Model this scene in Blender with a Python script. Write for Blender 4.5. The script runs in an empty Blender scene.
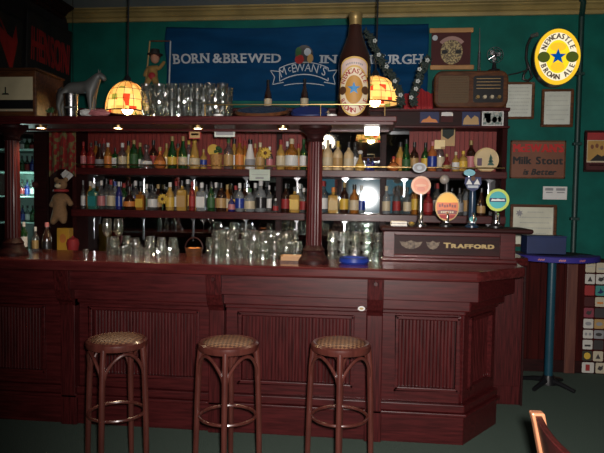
import bpy, bmesh, math, random
from mathutils import Vector as V, Matrix as M
random.seed(7)
PI = math.pi
S = bpy.context.scene
COL = S.collection

# ------------------------------------------------------------------ camera
F, CH = 590.0, 1.5
def cam_axes(yaw=6.0, pitch=2.67, roll=.86):
    a, p, r = map(math.radians, (yaw, pitch, roll))
    f = V((-math.sin(a)*math.cos(p), math.cos(a)*math.cos(p), -math.sin(p)))
    rt = V((math.cos(a), math.sin(a), 0)); up = rt.cross(f)
    return f, rt*math.cos(r)+up*math.sin(r), -rt*math.sin(r)+up*math.cos(r)
CF, CR, CU = cam_axes()
CO = V((0, 0, CH))
def ray(x, y): return CF+(x-302)/F*CR-(y-226.5)/F*CU
def aY(x, y, Y):
    d = ray(x, y); return CO+d*(Y/d.y)
def aZ(x, y, z):
    d = ray(x, y); return CO+d*((z-CH)/d.z)
def aX(x, y, X):
    d = ray(x, y); return CO+d*(X/d.x)
def X_(x, y, Y): return aY(x, y, Y).x
def Z_(x, y, Y): return aY(x, y, Y).z

cd = bpy.data.cameras.new('camera'); cam = bpy.data.objects.new('camera', cd); COL.objects.link(cam)
cd.sensor_width = 36; cd.lens = 36*F/604; cd.clip_start = .05
m = M((CR, CU, -CF)).transposed().to_4x4(); m.translation = CO
cam.matrix_world = m
S.camera = cam

# ------------------------------------------------------------------ materials
MATS = {}
def nt(name):
    m = bpy.data.materials.new(name); m.use_nodes = True
    n = m.node_tree; n.nodes.clear()
    o = n.nodes.new('ShaderNodeOutputMaterial')
    MATS[name] = m
    return m, n, o
def L(n, a, b): n.links.new(a, b)
def c4(c): return (c[0], c[1], c[2], 1)
def noise_ramp(n, c1, c2, scale=8, stretch=(1, 1, 1), detail=4, lo=.35, hi=.65):
    tc = n.nodes.new('ShaderNodeTexCoord'); mp = n.nodes.new('ShaderNodeMapping')
    mp.inputs['Scale'].default_value = stretch
    ns = n.nodes.new('ShaderNodeTexNoise'); ns.inputs['Scale'].default_value = scale; ns.inputs['Detail'].default_value = detail
    cr = n.nodes.new('ShaderNodeValToRGB')
    cr.color_ramp.elements[0].position = lo; cr.color_ramp.elements[1].position = hi
    cr.color_ramp.elements[0].color = c4(c1); cr.color_ramp.elements[1].color = c4(c2)
    L(n, tc.outputs['Object'], mp.inputs['Vector']); L(n, mp.outputs['Vector'], ns.inputs['Vector']); L(n, ns.outputs['Fac'], cr.inputs['Fac'])
    return cr, ns
def pbr(name, c1, rough=.5, metal=0, c2=None, scale=8, stretch=(1, 1, 1), bump=0, coat=0, spec=.5, lo=.35, hi=.65):
    m, n, o = nt(name)
    b = n.nodes.new('ShaderNodeBsdfPrincipled'); L(n, b.outputs[0], o.inputs[0])
    b.inputs['Roughness'].default_value = rough; b.inputs['Metallic'].default_value = metal
    b.inputs['Coat Weight'].default_value = coat; b.inputs['Coat Roughness'].default_value = .15
    b.inputs['Specular IOR Level'].default_value = spec
    if c2 is None: c2 = tuple(x*.82 for x in c1)
    cr, ns = noise_ramp(n, c1, c2, scale, stretch, lo=lo, hi=hi)
    L(n, cr.outputs['Color'], b.inputs['Base Color'])
    if bump:
        bp = n.nodes.new('ShaderNodeBump'); bp.inputs['Strength'].default_value = bump; bp.inputs['Distance'].default_value = .01
        L(n, ns.outputs['Fac'], bp.inputs['Height']); L(n, bp.outputs[0], b.inputs['Normal'])
    return m
def emit(name, c, s):
    m, n, o = nt(name)
    e = n.nodes.new('ShaderNodeEmission'); e.inputs[0].default_value = c4(c); e.inputs[1].default_value = s
    L(n, e.outputs[0], o.inputs[0]); return m
def glass(name, tint, opac=.0, diff=(1, 1, 1), edge=.75, base=.15, rough=.12, dimple=0, dscale=70):
    m, n, o = nt(name)
    t = n.nodes.new('ShaderNodeBsdfTransparent'); t.inputs[0].default_value = c4(tint)
    d = n.nodes.new('ShaderNodeBsdfDiffuse'); d.inputs[0].default_value = c4(diff)
    m1 = n.nodes.new('ShaderNodeMixShader'); m1.inputs[0].default_value = opac
    L(n, t.outputs[0], m1.inputs[1]); L(n, d.outputs[0], m1.inputs[2])
    lw = n.nodes.new('ShaderNodeLayerWeight'); lw.inputs[0].default_value = .3
    ml = n.nodes.new('ShaderNodeMath'); ml.operation = 'MULTIPLY_ADD'; ml.inputs[1].default_value = edge; ml.inputs[2].default_value = base
    L(n, lw.outputs['Facing'], ml.inputs[0])
    g = n.nodes.new('ShaderNodeBsdfGlossy'); g.inputs['Roughness'].default_value = rough
    if dimple:
        tc = n.nodes.new('ShaderNodeTexCoord'); ns = n.nodes.new('ShaderNodeTexNoise'); ns.inputs['Scale'].default_value = dscale; ns.inputs['Detail'].default_value = 1
        bp = n.nodes.new('ShaderNodeBump'); bp.inputs['Strength'].default_value = dimple; bp.inputs['Distance'].default_value = .02
        L(n, tc.outputs['Object'], ns.inputs['Vector']); L(n, ns.outputs['Fac'], bp.inputs['Height']); L(n, bp.outputs[0], g.inputs['Normal'])
    m2 = n.nodes.new('ShaderNodeMixShader')
    L(n, ml.outputs[0], m2.inputs[0]); L(n, m1.outputs[0], m2.inputs[1]); L(n, g.outputs[0], m2.inputs[2])
    L(n, m2.outputs[0], o.inputs[0]); return m

RED1, RED2 = (.070, .0092, .0098), (.036, .0045, .005)
wood_h = pbr('mahogany_horizontal', RED1, .38, c2=RED2, scale=5, stretch=(1.2, 14, 14), coat=.06, spec=.28)
wood_v = pbr('mahogany_vertical', RED1, .4, c2=(.026, .0034, .0036), scale=7, stretch=(18, 18, .8), coat=.04, spec=.22)
wood_top = pbr('polished_counter_mahogany', (.095, .016, .016), .2, c2=(.055, .009, .009), scale=4, stretch=(1, 12, 12), coat=.5)
wood_dark = pbr('dark_stained_wood', (.026, .006, .006), .5, c2=(.014, .004, .004), scale=6, stretch=(1, 10, 10), coat=.0, spec=.15)
wood_back = pbr('red_backing_boards', (.21, .017, .012), .6, c2=(.14, .011, .008), scale=6, stretch=(10, 10, .6))
wood_stool = pbr('bentwood', (.088, .023, .017), .32, c2=(.055, .013, .010), scale=6, stretch=(6, 6, 1), coat=.4)
wood_brown = pbr('walnut', (.115, .042, .016), .35, c2=(.055, .022, .01), scale=5, stretch=(2, 12, 12), coat=.05, spec=.3)
wood_light = pbr('orange_beech', (.52, .22, .11), .35, c2=(.42, .16, .08), scale=5, stretch=(8, 8, 1), coat=.3)
wood_pale = pbr('pale_dowel', (.42, .22, .07), .5, c2=(.3, .15, .05), scale=6)
wood_dado = pbr('dado_panelling', (.046, .005, .004), .7, c2=(.026, .003, .0025), scale=5, stretch=(10, 10, .7), spec=.1)
wood_board = pbr('red_brown_board', (.13, .042, .026), .5, c2=(.08, .022, .016), scale=5, stretch=(10, 10, .7))
carpet = pbr('green_carpet', (.105, .145, .118), .95, c2=(.070, .100, .082), scale=160, bump=.4, spec=.1)
green = pbr('green_wall_paint', (.004, .105, .084), .6, c2=(.003, .074, .060), scale=5, spec=.15)
green_d = pbr('dark_green_paint', (.003, .030, .026), .5)
ceil_m = pbr('ceiling_paint', (.20, .25, .27), .8, c2=(.17, .21, .23), scale=2)
olive = pbr('olive_gold_moulding', (.30, .23, .085), .45, c2=(.19, .145, .055), scale=4)
dark_wall = pbr('dark_room_wall', (.035, .022, .018), .7)
black_wall = pbr('black_wall', (.012, .010, .012), .8)
black = pbr('black_plastic', (.010, .010, .012), .35)
black_m = pbr('matt_black', (.012, .011, .011), .7)
chrome = pbr('chrome', (.75, .75, .78), .18, 1)
steel = pbr('brushed_steel', (.62, .63, .66), .24, 1)
brass = pbr('brass', (.72, .48, .20), .28, 1)
gold = pbr('gold_leaf', (.34, .24, .09), .5, .2)
white = pbr('white_card', (.64, .64, .62), .5)
cream = pbr('cream_paper', (.54, .46, .31), .5)
paper = pbr('aged_paper', (.55, .58, .52), .6)
grey = pbr('grey_print', (.26, .26, .27), .6)
pale_grey = pbr('pale_grey_letters', (.42, .46, .50), .6)
red = pbr('red_cloth', (.32, .018, .022), .7)
crim = pbr('crimson_print', (.30, .02, .02), .6)
darkred = pbr('dark_red_cloth', (.055, .008, .008), .8)
orange = pbr('orange_print', (.60, .20, .04), .55)
yellow = pbr('yellow_print', (.62, .40, .05), .5)
blue = pbr('blue_plastic', (.012, .035, .25), .35)
navy = pbr('navy_board', (.006, .016, .085), .6)
purple = pbr('violet_blue_cloth', (.022, .014, .20), .75)
teal = pbr('teal_print', (.02, .22, .22), .5)
leaf = pbr('leaf_green', (.03, .10, .03), .6)
leaf_d = pbr('dark_vine', (.008, .018, .014), .7)
tan = pbr('tan_plush', (.22, .13, .065), .9, bump=.3, scale=60)
skin_cl = pbr('peach_felt', (.45, .23, .15), .8)
teal_metal = pbr('painted_teal_steel', (.010, .055, .085), .35)
banner_m = pbr('blue_banner_cloth', (.002, .042, .118), .8, c2=(.0015, .031, .090), scale=3, stretch=(1, 1, 4), spec=.1)
rust = pbr('rust_sign_board', (.17, .060, .028), .6, c2=(.13, .042, .02), scale=5)
stone = pbr('stoneware', (.62, .47, .27), .45, c2=(.5, .36, .19), scale=20)
pewter = pbr('grey_pewter', (.12, .125, .12), .5, .3)
mint = pbr('mint_enamel', (.42, .62, .56), .5)
foil = pbr('gold_foil', (.30, .21, .08), .4, .6, scale=40)
cane_l = None
matte_side = pbr('matt_side_wood', (.03, .006, .006), .85, spec=.1)
def mirror_mat():
    m, n, o = nt('old_mirror')
    g = n.nodes.new('ShaderNodeBsdfGlossy'); g.inputs['Roughness'].default_value = .032
    cr, ns = noise_ramp(n, (.62, .66, .68), (.52, .55, .58), 4)
    L(n, cr.outputs[0], g.inputs[0]); L(n, g.outputs[0], o.inputs[0]); return m
mirror = mirror_mat()
def cane_mat():
    m, n, o = nt('woven_cane')
    b = n.nodes.new('ShaderNodeBsdfPrincipled'); b.inputs['Roughness'].default_value = .5
    tc = n.nodes.new('ShaderNodeTexCoord'); mp = n.nodes.new('ShaderNodeMapping')
    mp.inputs['Rotation'].default_value = (0, 0, PI/4); mp.inputs['Scale'].default_value = (70, 70, 0)
    ch = n.nodes.new('ShaderNodeTexChecker'); ch.inputs['Scale'].default_value = 1
    ch.inputs['Color1'].default_value = (.17, .080, .040, 1); ch.inputs['Color2'].default_value = (.050, .017, .012, 1)
    L(n, tc.outputs['Object'], mp.inputs[0]); L(n, mp.outputs[0], ch.inputs['Vector']); L(n, ch.outputs['Color'], b.inputs['Base Color'])
    L(n, b.outputs[0], o.inputs[0]); return m
cane = cane_mat()
def shade_mat():
    # leaded glass panes: colour by pane, lit from the bulb inside
    m, n, o = nt('leaded_glass')
    tc = n.nodes.new('ShaderNodeTexCoord')
    vo = n.nodes.new('ShaderNodeTexVoronoi'); vo.inputs['Scale'].default_value = 24; vo.distance = 'CHEBYCHEV'; vo.inputs['Randomness'].default_value = .15
    cr = n.nodes.new('ShaderNodeValToRGB'); cr.color_ramp.interpolation = 'CONSTANT'
    el = cr.color_ramp.elements
    el[0].position = 0; el[0].color = (.85, .62, .30, 1); el[1].position = .3; el[1].color = (.80, .45, .18, 1)
    for p, c in ((.5, (.9, .68, .30, 1)), (.74, (.6, .06, .03, 1)), (.80, (.85, .72, .45, 1)), (.95, (.25, .32, .08, 1))):
        e = el.new(p); e.color = c
    sp = n.nodes.new('ShaderNodeSeparateColor')
    L(n, tc.outputs['Object'], vo.inputs['Vector']); L(n, vo.outputs['Color'], sp.inputs[0]); L(n, sp.outputs[0], cr.inputs[0])
    t = n.nodes.new('ShaderNodeBsdfTranslucent'); L(n, cr.outputs[0], t.inputs[0])
    d = n.nodes.new('ShaderNodeBsdfDiffuse'); L(n, cr.outputs[0], d.inputs[0])
    ms = n.nodes.new('ShaderNodeMixShader'); ms.inputs[0].default_value = .35
    L(n, t.outputs[0], ms.inputs[1]); L(n, d.outputs[0], ms.inputs[2]); L(n, ms.outputs[0], o.inputs[0])
    return m
leaded = shade_mat()
e_down = emit('downlight_lamp', (1, .88, .68), 25)
e_bulb = emit('warm_bulb', (1, .72, .35), 30)
e_yel = emit('sign_yellow', (1, .60, .03), 1.0)
e_yel2 = emit('sign_lemon', (1, .80, .02), 1.0)
e_crm = emit('sign_cream', (1, .88, .60), 1.05)
e_blue = emit('sign_blue', (.0, .10, .45), .75)
e_dk = emit('sign_dark', (.10, .035, .02), .4)
e_grn = emit('sign_olive', (.10, .13, .02), .7)
g_clear = glass('clear_glass', (.88, .91, .88), .02, (.8, .82, .8), edge=.65, base=.20, rough=.11)
g_pane = glass('window_glass', (.9, .95, .95), base=.03, edge=.5)
G = {
    'clear': glass('clear_bottle_glass', (.86, .88, .88), .05, (.7, .7, .7), edge=.8, base=.10),
    'green': glass('green_bottle_glass', (.12, .5, .16), .45, (.02, .10, .025)),
    'amber': glass('amber_bottle_glass', (.85, .42, .08), .6, (.48, .19, .03)),
    'gold': glass('golden_bottle_glass', (.95, .7, .25), .65, (.62, .38, .09)),
    'brown': glass('brown_bottle_glass', (.25, .08, .03), .6, (.05, .018, .01)),
    'red': glass('red_bottle_glass', (.7, .06, .05), .65, (.30, .02, .02)),
    'blue': glass('blue_bottle_glass', (.12, .15, .75), .6, (.03, .035, .25)),
    'teal': glass('teal_bottle_glass', (.2, .6, .5), .65, (.05, .24, .19)),
    'copper': glass('copper_bottle_glass', (.9, .3, .08), .75, (.5, .15, .04)),
    'white': pbr('white_glazed', (.70, .67, .64), .2), 'cream': stone,
    'frost': glass('frosted_bottle_glass', (.8, .84, .85), .28, (.5, .53, .55), base=.09),
}

# ------------------------------------------------------------------ mesh helper
class MB:
    def __init__(s): s.b = bmesh.new()
    def add(s, vs, fs):
        v = [s.b.verts.new(p) for p in vs]
        for f in fs:
            try: s.b.faces.new([v[i] for i in f])
            except ValueError: pass
        return s
    def box(s, c, d, rz=0, rx=0, ry=0):
        R = M.Rotation(rz, 3, 'Z') @ M.Rotation(ry, 3, 'Y') @ M.Rotation(rx, 3, 'X')
        P = [V(c)+R @ V((sx*d[0]/2, sy*d[1]/2, sz*d[2]/2)) for sz in (-1, 1) for sy in (-1, 1) for sx in (-1, 1)]
        return s.add(P, [(0, 2, 3, 1), (4, 5, 7, 6), (0, 1, 5, 4), (2, 6, 7, 3), (0, 4, 6, 2), (1, 3, 7, 5)])
    def bb(s, x0, x1, y0, y1, z0, z1): return s.box(((x0+x1)/2, (y0+y1)/2, (z0+z1)/2), (abs(x1-x0), abs(y1-y0), abs(z1-z0)))
    def lathe(s, prof, c=(0, 0, 0), seg=20, R=None, a0=0, a1=2*PI):
        full = abs(a1-a0-2*PI) < 1e-6
        n = seg if full else seg+1
        vs = []
        for r, z in prof:
            for k in range(n):
                a = a0+(a1-a0)*k/seg
                p = V((max(r, 1e-5)*math.cos(a), max(r, 1e-5)*math.sin(a), z))
                if R: p = R @ p
                vs.append(V(c)+p)
        fs = []
        for i in range(len(prof)-1):
            for k in range(seg):
                k2 = (k+1) % n
                fs.append((i*n+k, i*n+k2, (i+1)*n+k2, (i+1)*n+k))
        return s.add(vs, fs)
    def cyl(s, p0, p1, r0, r1=None, seg=14):
        r1 = r0 if r1 is None else r1
        p0, p1 = V(p0), V(p1); d = p1-p0
        R = d.to_track_quat('Z', 'Y').to_matrix()
        return s.lathe([(0, 0), (r0, 0), (r1, d.length), (0, d.length)], p0, seg, R)
    def tube(s, pts, r, seg=8, closed=False):
        pts = [V(p) for p in pts]; n = len(pts); vs = []
        rr = r if isinstance(r, (list, tuple)) else [r]*n
        ref = None
        for i, p in enumerate(pts):
            a = pts[(i-1) % n] if (closed or i) else p
            b = pts[(i+1) % n] if (closed or i < n-1) else p
            t = (b-a).normalized()
            if ref is None: ref = V((0, 0, 1)) if abs(t.z) < .9 else V((1, 0, 0))
            x = ref-t*ref.dot(t)
            if x.length < 1e-4: x = t.orthogonal()
            x.normalize(); ref = x; y = t.cross(x)
            for k in range(seg):
                q = 2*PI*k/seg; vs.append(p+(x*math.cos(q)+y*math.sin(q))*rr[i])
        fs = []
        for i in range(n if closed else n-1):
            j = (i+1) % n
            for k in range(seg):
                k2 = (k+1) % seg; fs.append((i*seg+k, i*seg+k2, j*seg+k2, j*seg+k))
        if not closed: fs += [tuple(range(seg))[::-1], tuple((n-1)*seg+k for k in range(seg))]
        return s.add(vs, fs)
    def ball(s, c, r, seg=14, rings=9, R=None):
        if not isinstance(r, (tuple, list)): r = (r, r, r)
        vs = []
        for i in range(rings+1):
            t = PI*i/rings
            for k in range(seg):
                a = 2*PI*k/seg
                p = V((r[0]*max(math.sin(t), 1e-4)*math.cos(a), r[1]*max(math.sin(t), 1e-4)*math.sin(a), -r[2]*math.cos(t)))
                vs.append(V(c)+(R @ p if R else p))
        fs = [(i*seg+k, i*seg+(k+1) % seg, (i+1)*seg+(k+1) % seg, (i+1)*seg+k) for i in range(rings) for k in range(seg)]
        return s.add(vs, fs)
    def prism(s, poly, z0, z1):            # polygon in XY
        n = len(poly)
        vs = [V((p[0], p[1], z0)) for p in poly]+[V((p[0], p[1], z1)) for p in poly]
        return s.add(vs, [tuple(range(n))[::-1], tuple(range(n, 2*n))]+[(i, (i+1) % n, n+(i+1) % n, n+i) for i in range(n)])
    def plate(s, poly, f, d):              # 2-D outline mapped by f(u,v,w), thickness d (w from 0 to d, towards the viewer)
        n = len(poly)
        vs = [f(p[0], p[1], 0) for p in poly]+[f(p[0], p[1], d) for p in poly]
        return s.add(vs, [tuple(range(n)), tuple(range(n, 2*n))[::-1]]+[(i, n+i, n+(i+1) % n, (i+1) % n) for i in range(n)])
    def fan(s, poly, c, f, d, rings=4):    # star-shaped outline subdivided so it can bend
        n = len(poly); vs = [f(c[0], c[1], d)]
        for r in range(1, rings+1):
            for p in poly:
                q = r/rings; vs.append(f(c[0]+(p[0]-c[0])*q, c[1]+(p[1]-c[1])*q, d))
        fs = [(0, 1+i, 1+(i+1) % n) for i in range(n)]
        for r in range(rings-1):
            for i in range(n):
                a, b = 1+r*n, 1+(r+1)*n; j = (i+1) % n
                fs.append((a+i, b+i, b+j, a+j))
        return s.add(vs, fs)
    def build(s, name, mat, parent=None, smooth=None, bevel=0):
        bmesh.ops.remove_doubles(s.b, verts=s.b.verts, dist=1e-6)
        bmesh.ops.recalc_face_normals(s.b, faces=s.b.faces)
        me = bpy.data.meshes.new(name)
        if smooth:
            for e in s.b.edges:
                if len(e.link_faces) == 2 and e.calc_face_angle(0) > math.radians(smooth): e.smooth = False
            for f in s.b.faces: f.smooth = True
        s.b.to_mesh(me); s.b.free()
        me.materials.append(mat)
        o = bpy.data.objects.new(name, me); COL.objects.link(o)
        if parent:
            Mx = M.Identity(4); q = parent
            while q: Mx = q.matrix_basis @ Mx; q = q.parent
            me.transform(Mx.inverted()); o.parent = parent
        else:
            xs = [v.co for v in me.vertices]
            c = V(((min(p.x for p in xs)+max(p.x for p in xs))/2, (min(p.y for p in xs)+max(p.y for p in xs))/2, min(p.z for p in xs)))
            me.transform(M.Translation(-c)); o.location = c
        if bevel:
            b = o.modifiers.new('bevel', 'BEVEL'); b.width = bevel; b.segments = 2; b.limit_method = 'ANGLE'
        return o

def tag(o, label=None, cat=None, group=None, kind=None):
    for k, v in (('label', label), ('category', cat), ('group', group), ('kind', kind)):
        if v: o[k] = v
    return o
def root(name, loc, label, cat, group=None, rz=0):
    o = bpy.data.objects.new(name, None); COL.objects.link(o); o.empty_display_size = .05
    o.location = loc; o.rotation_euler = (0, 0, rz)
    o.matrix_basis = M.Translation(V(loc)) @ M.Rotation(rz, 4, 'Z')
    return tag(o, label, cat, group)
def struct(o): o['kind'] = 'structure'; return o
def dup(r, loc, rz=None, label=None, group=None):
    c = r.copy(); COL.objects.link(c); c.location = loc
    if rz is not None: c.rotation_euler = (0, 0, rz)
    if label: c['label'] = label
    if group: c['group'] = group
    for ch in list(r.children):
        d = ch.copy(); COL.objects.link(d); d.parent = c
        for g in list(ch.children):
            e = g.copy(); COL.objects.link(e); e.parent = d
    return c

# ------------------------------------------------------------------ lettering
SERIF = {'B': [(.13, 't'), (.13, 'b')], 'R': [(.13, 't'), (.13, 'b'), (.9, 'b')], 'N': [(.13, 't'), (.13, 'b'), (.88, 't')], 'E': [(.13, 't'), (.13, 'b')],
         'W': [(.08, 't'), (.92, 't')], 'D': [(.12, 't'), (.12, 'b')], 'I': [(.5, 't'), (.5, 'b')], 'H': [(.12, 't'), (.12, 'b'), (.88, 't'), (.88, 'b')],
         'U': [(.12, 't'), (.88, 't')], 'M': [(.08, 't'), (.08, 'b'), (.92, 't'), (.92, 'b')], 'A': [(.05, 'b'), (.95, 'b')]}
_gl = {}
def glyph(ch):
    if ch not in _gl:
        cu = bpy.data.curves.new('glyph', 'FONT'); cu.body = ch; cu.size = 1; cu.resolution_u = 3
        ob = bpy.data.objects.new('glyph', cu); COL.objects.link(ob)
        bpy.context.view_layer.update()
        me = bpy.data.meshes.new_from_object(ob.evaluated_get(bpy.context.evaluated_depsgraph_get()))
        vs = [(v.co.x, v.co.y) for v in me.vertices]; fs = [tuple(p.vertices) for p in me.polygons]
        bpy.data.objects.remove(ob); bpy.data.meshes.remove(me); bpy.data.curves.remove(cu)
        _gl[ch] = (vs, fs)
    return _gl[ch]
def word(mb, text, u0, v0, w, h, f, d=.002, serif=False, slant=0, bold=0, gap=.12, small=1.0):
    """text laid on f(u,v,w): left u0, baseline v0, total width w, capital height h"""
    cap = .69
    items = []; x = 0
    for i, ch in enumerate(text):
        if ch == ' ': x += .34; continue
        vs, fs = glyph(ch)
        if not vs: continue
        k = small if (i and small != 1) else 1
        a, b = min(p[0] for p in vs), max(p[0] for p in vs)
        items.append((ch, x-a*k, k, a, b, vs, fs)); x += (b-a)*k+gap
    tw = x-gap; sx = w/tw; sy = h/cap
    offs = [(0, 0)] if not bold else [(-bold, -bold*.5), (bold, bold*.5), (bold, -bold*.5), (-bold, bold*.5)]
    for ch, ox, k, a, b, vs, fs in items:
        for bi, (bx, by) in enumerate(offs):
            P = []
            for p in vs:
                uu, vv = (p[0]*k+ox)*sx+bx, p[1]*k*sy+by
                P.append(f(u0+uu+slant*vv, v0+vv, d+.0004*bi))
            mb.add(P, fs)
        if serif:
            top = .69*k*sy
            for fx, e in SERIF.get(ch, []):
                cx = u0+(ox+(a+(b-a)*fx)*k)*sx; hw = .15*sx*k; hh = .075*sy
                y0 = v0+(top-hh if e == 't' else 0)
                mb.add([f(cx-hw, y0, d), f(cx+hw, y0, d), f(cx+hw, y0+hh, d), f(cx-hw, y0+hh, d)], [(0, 1, 2, 3)])
def arc_word(mb, text, cu, cv, ru, rv, a_mid, spread, h, f, d, top=True, wk=1.0, bold=0):
    n = len(text)
    for i, ch in enumerate(text):
        if ch == ' ': continue
        t = (i-(n-1)/2)/max(n-1, 1)*spread
        a = a_mid-t if top else a_mid+t
        px, py = cu+ru*math.cos(a), cv+rv*math.sin(a)
        nx, ny = math.cos(a)/ru, math.sin(a)/rv; q = math.hypot(nx, ny); nx, ny = nx/q, ny/q
        if not top: nx, ny = -nx, -ny
        vs, fs = glyph(ch); a0, b0 = min(p[0] for p in vs), max(p[0] for p in vs)
        sc = h/.69
        for bo_ in ((-bold, bold) if bold else (0,)):
            d += .0004
            P = []
            for p in vs:
                lx, ly = (p[0]-(a0+b0)/2)*sc*wk+bo_, (p[1]-.345)*sc
                P.append(f(px+lx*ny+ly*nx, py-lx*nx+ly*ny, d))
            mb.add(P, fs)
def oval(cu, cv, ru, rv, n=40): return [(cu+ru*math.cos(2*PI*i/n), cv+rv*math.sin(2*PI*i/n)) for i in range(n)]
def rect(u0, v0, u1, v1): return [(u0, v0), (u1, v0), (u1, v1), (u0, v1)]
def star(cu, cv, r, r2, n=5): return [(cu+(r if i % 2 == 0 else r2)*math.sin(PI*i/n), cv+(r if i % 2 == 0 else r2)*math.cos(PI*i/n)) for i in range(2*n)]
def flat(x, y, z): return lambda u, v, w: V((x+u, y-w, z+v))        # upright plane facing the room (towards -Y)

# ================================================================== THE SETTING
WY, CZ = 5.40, 3.23
XL, XR, YB = -3.75, 4.2, -3.6
struct(MB().bb(XL-.1, XR+.1, YB, WY+.1, -.1, 0).build('floor', carpet))
struct(MB().bb(XL-.1, XR+.1, YB, WY+.1, CZ, CZ+.1).build('ceiling', ceil_m))
struct(MB().bb(XL-.1, XR+.1, WY, WY+.1, 0, CZ).build('wall_back', green))
struct(MB().bb(XL-.1, XL, YB, WY, 0, CZ).build('wall_left', dark_wall))
struct(MB().bb(XR, XR+.1, YB, WY, 0, CZ).build('wall_right', green))
struct(MB().bb(XL, XR, YB-.1, YB, 0, CZ).build('wall_front', dark_wall))
BX = -2.82
struct(MB().bb(BX-.14, BX, 3.2, WY, 2.16, CZ).build('wall_bulkhead', black_wall))
# crown moulding: stepped profile run along the back wall and the bulkhead
mz0 = Z_(300, 18, 5.36); mh = CZ-mz0
prof = [(0, 0), (.022, .0), (.03, .015), (.03, .28*mh), (.05, .34*mh), (.045, .40*mh), (.07, .62*mh), (.095, .72*mh), (.095, .82*mh), (.12, .88*mh), (.12, mh), (0, mh)]
mb = MB(); n = len(prof)
vs = [V((x, WY-a, mz0+z)) for x in (BX, XR) for a, z in prof]
mb.add(vs, [tuple(range(n)), tuple(range(n, 2*n))[::-1]]+[(i, (i+1) % n, n+(i+1) % n, n+i) for i in range(n)])
struct(mb.build('trim_1', olive))
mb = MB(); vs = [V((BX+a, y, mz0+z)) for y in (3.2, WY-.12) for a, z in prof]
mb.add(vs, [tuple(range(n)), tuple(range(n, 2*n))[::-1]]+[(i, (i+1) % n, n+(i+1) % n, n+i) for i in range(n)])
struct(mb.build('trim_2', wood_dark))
# dado right of the back bar
dz = Z_(560, 261, WY-.04)
x0 = 1.26
mb = MB(); k = x0
while k < XR-.05:
    mb.bb(k+.003, min(k+.095, XR), WY-.022, WY, .10, dz); k += .1
mb.bb(x0, XR, WY-.012, WY, .10, dz)
struct(mb.build('trim_3', wood_dado))
struct(MB().bb(x0, XR, WY-.03, WY, 0, .11).build('baseboard_back', wood_dark, bevel=.004))
struct(MB().bb(x0, XR, WY-.11, WY, dz, dz+.028).build('trim_4', wood_dark, bevel=.005))
px = X_(572, 300, WY-.05)
struct(MB().bb(px-.045, px+.045, WY-.045, WY-.024, 0, dz).build('trim_5', wood_board, bevel=.004))

# ================================================================== BAR FRONT
BASE = [V((-3.7, 3.70)), V((.605, 3.70)), V((.875, 4.075))]
def offs(o):
    d = (BASE[2]-BASE[1]).normalized(); n1 = V((0, -1)); n2 = V((d.y, -d.x))
    return [BASE[0]+n1*o, BASE[1]+(n1+n2)*(o/(1+n1.dot(n2))), BASE[2]+n2*o]
def band(o, z0, z1, back=-.05):
    return MB().prism([tuple(p) for p in offs(o)]+[tuple(p) for p in reversed(offs(back))], z0, z1)
CT = 1.10
bar = root('panelled_bar', (-1.2, 3.9, 0), 'long dark mahogany panelled bar front with an angled right corner', 'bar')
zf0 = Z_(420, 301, 3.55); zm0 = Z_(420, 314, 3.62); zp0 = Z_(420, 416, 3.63); zc1 = Z_(420, 405, 3.62)
band(.05, 0, zp0).build('plinth', wood_h, bar, bevel=.004)
band(.075, zp0, zp0+.022).build('plinth_cap', wood_h, bar, bevel=.006)
band(.055, zp0+.022, zc1).build('base_moulding', wood_h, bar, bevel=.006)
band(.15, zf0, 1.035).build('fascia', wood_h, bar, bevel=.004)
mo = band(.085, zm0+.02, zf0).build('moulding', wood_h, bar, bevel=.008)
band(.045, zm0-.01, zm0+.02).build('moulding', wood_h, bar, bevel=.008)
band(.0, zc1, zm0, -.04).build('back_board', wood_dark, bar)
pil = [X_(68, 330, 3.62), X_(216.5, 330, 3.62), X_(374.5, 330, 3.62)]
pw = .098
for x in pil:
    p = MB().bb(x-pw/2, x+pw/2, 3.615, 3.72, zp0+.02, zf0).build('pilaster', wood_v, bar, bevel=.005)
    mb = MB().bb(x-pw/2-.004, x+pw/2+.004, 3.625, 3.72, 0, zp0+.03); mb.build('foot_block', wood_v, p, bevel=.004)
    # scrolled bracket under the counter edge
    pts = [(3.62, zf0-.12), (3.60, zf0-.09), (3.575, zf0-.07), (3.555, zf0-.03), (3.54, zf0), (3.525, 1.0), (3.52, 1.03), (3.7, 1.03), (3.7, zf0-.12)]
    mb = MB(); nn = len(pts)
    mb.add([V((xx, a, b)) for xx in (x-pw/2, x+pw/2) for a, b in pts], [tuple(range(nn)), tuple(range(nn, 2*nn))[::-1]]+[(i, (i+1) % nn, nn+(i+1) % nn, nn+i) for i in range(nn)])
    mb.build('bracket', wood_v, p, bevel=.003)
    MB().cyl((x, 3.53, 1.0), (x, 3.515, 1.0), .016, .012).build('rosette', wood_v, p)
zt, zb = Z_(300, 313, 3.7), Z_(300, 384, 3.7)
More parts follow.
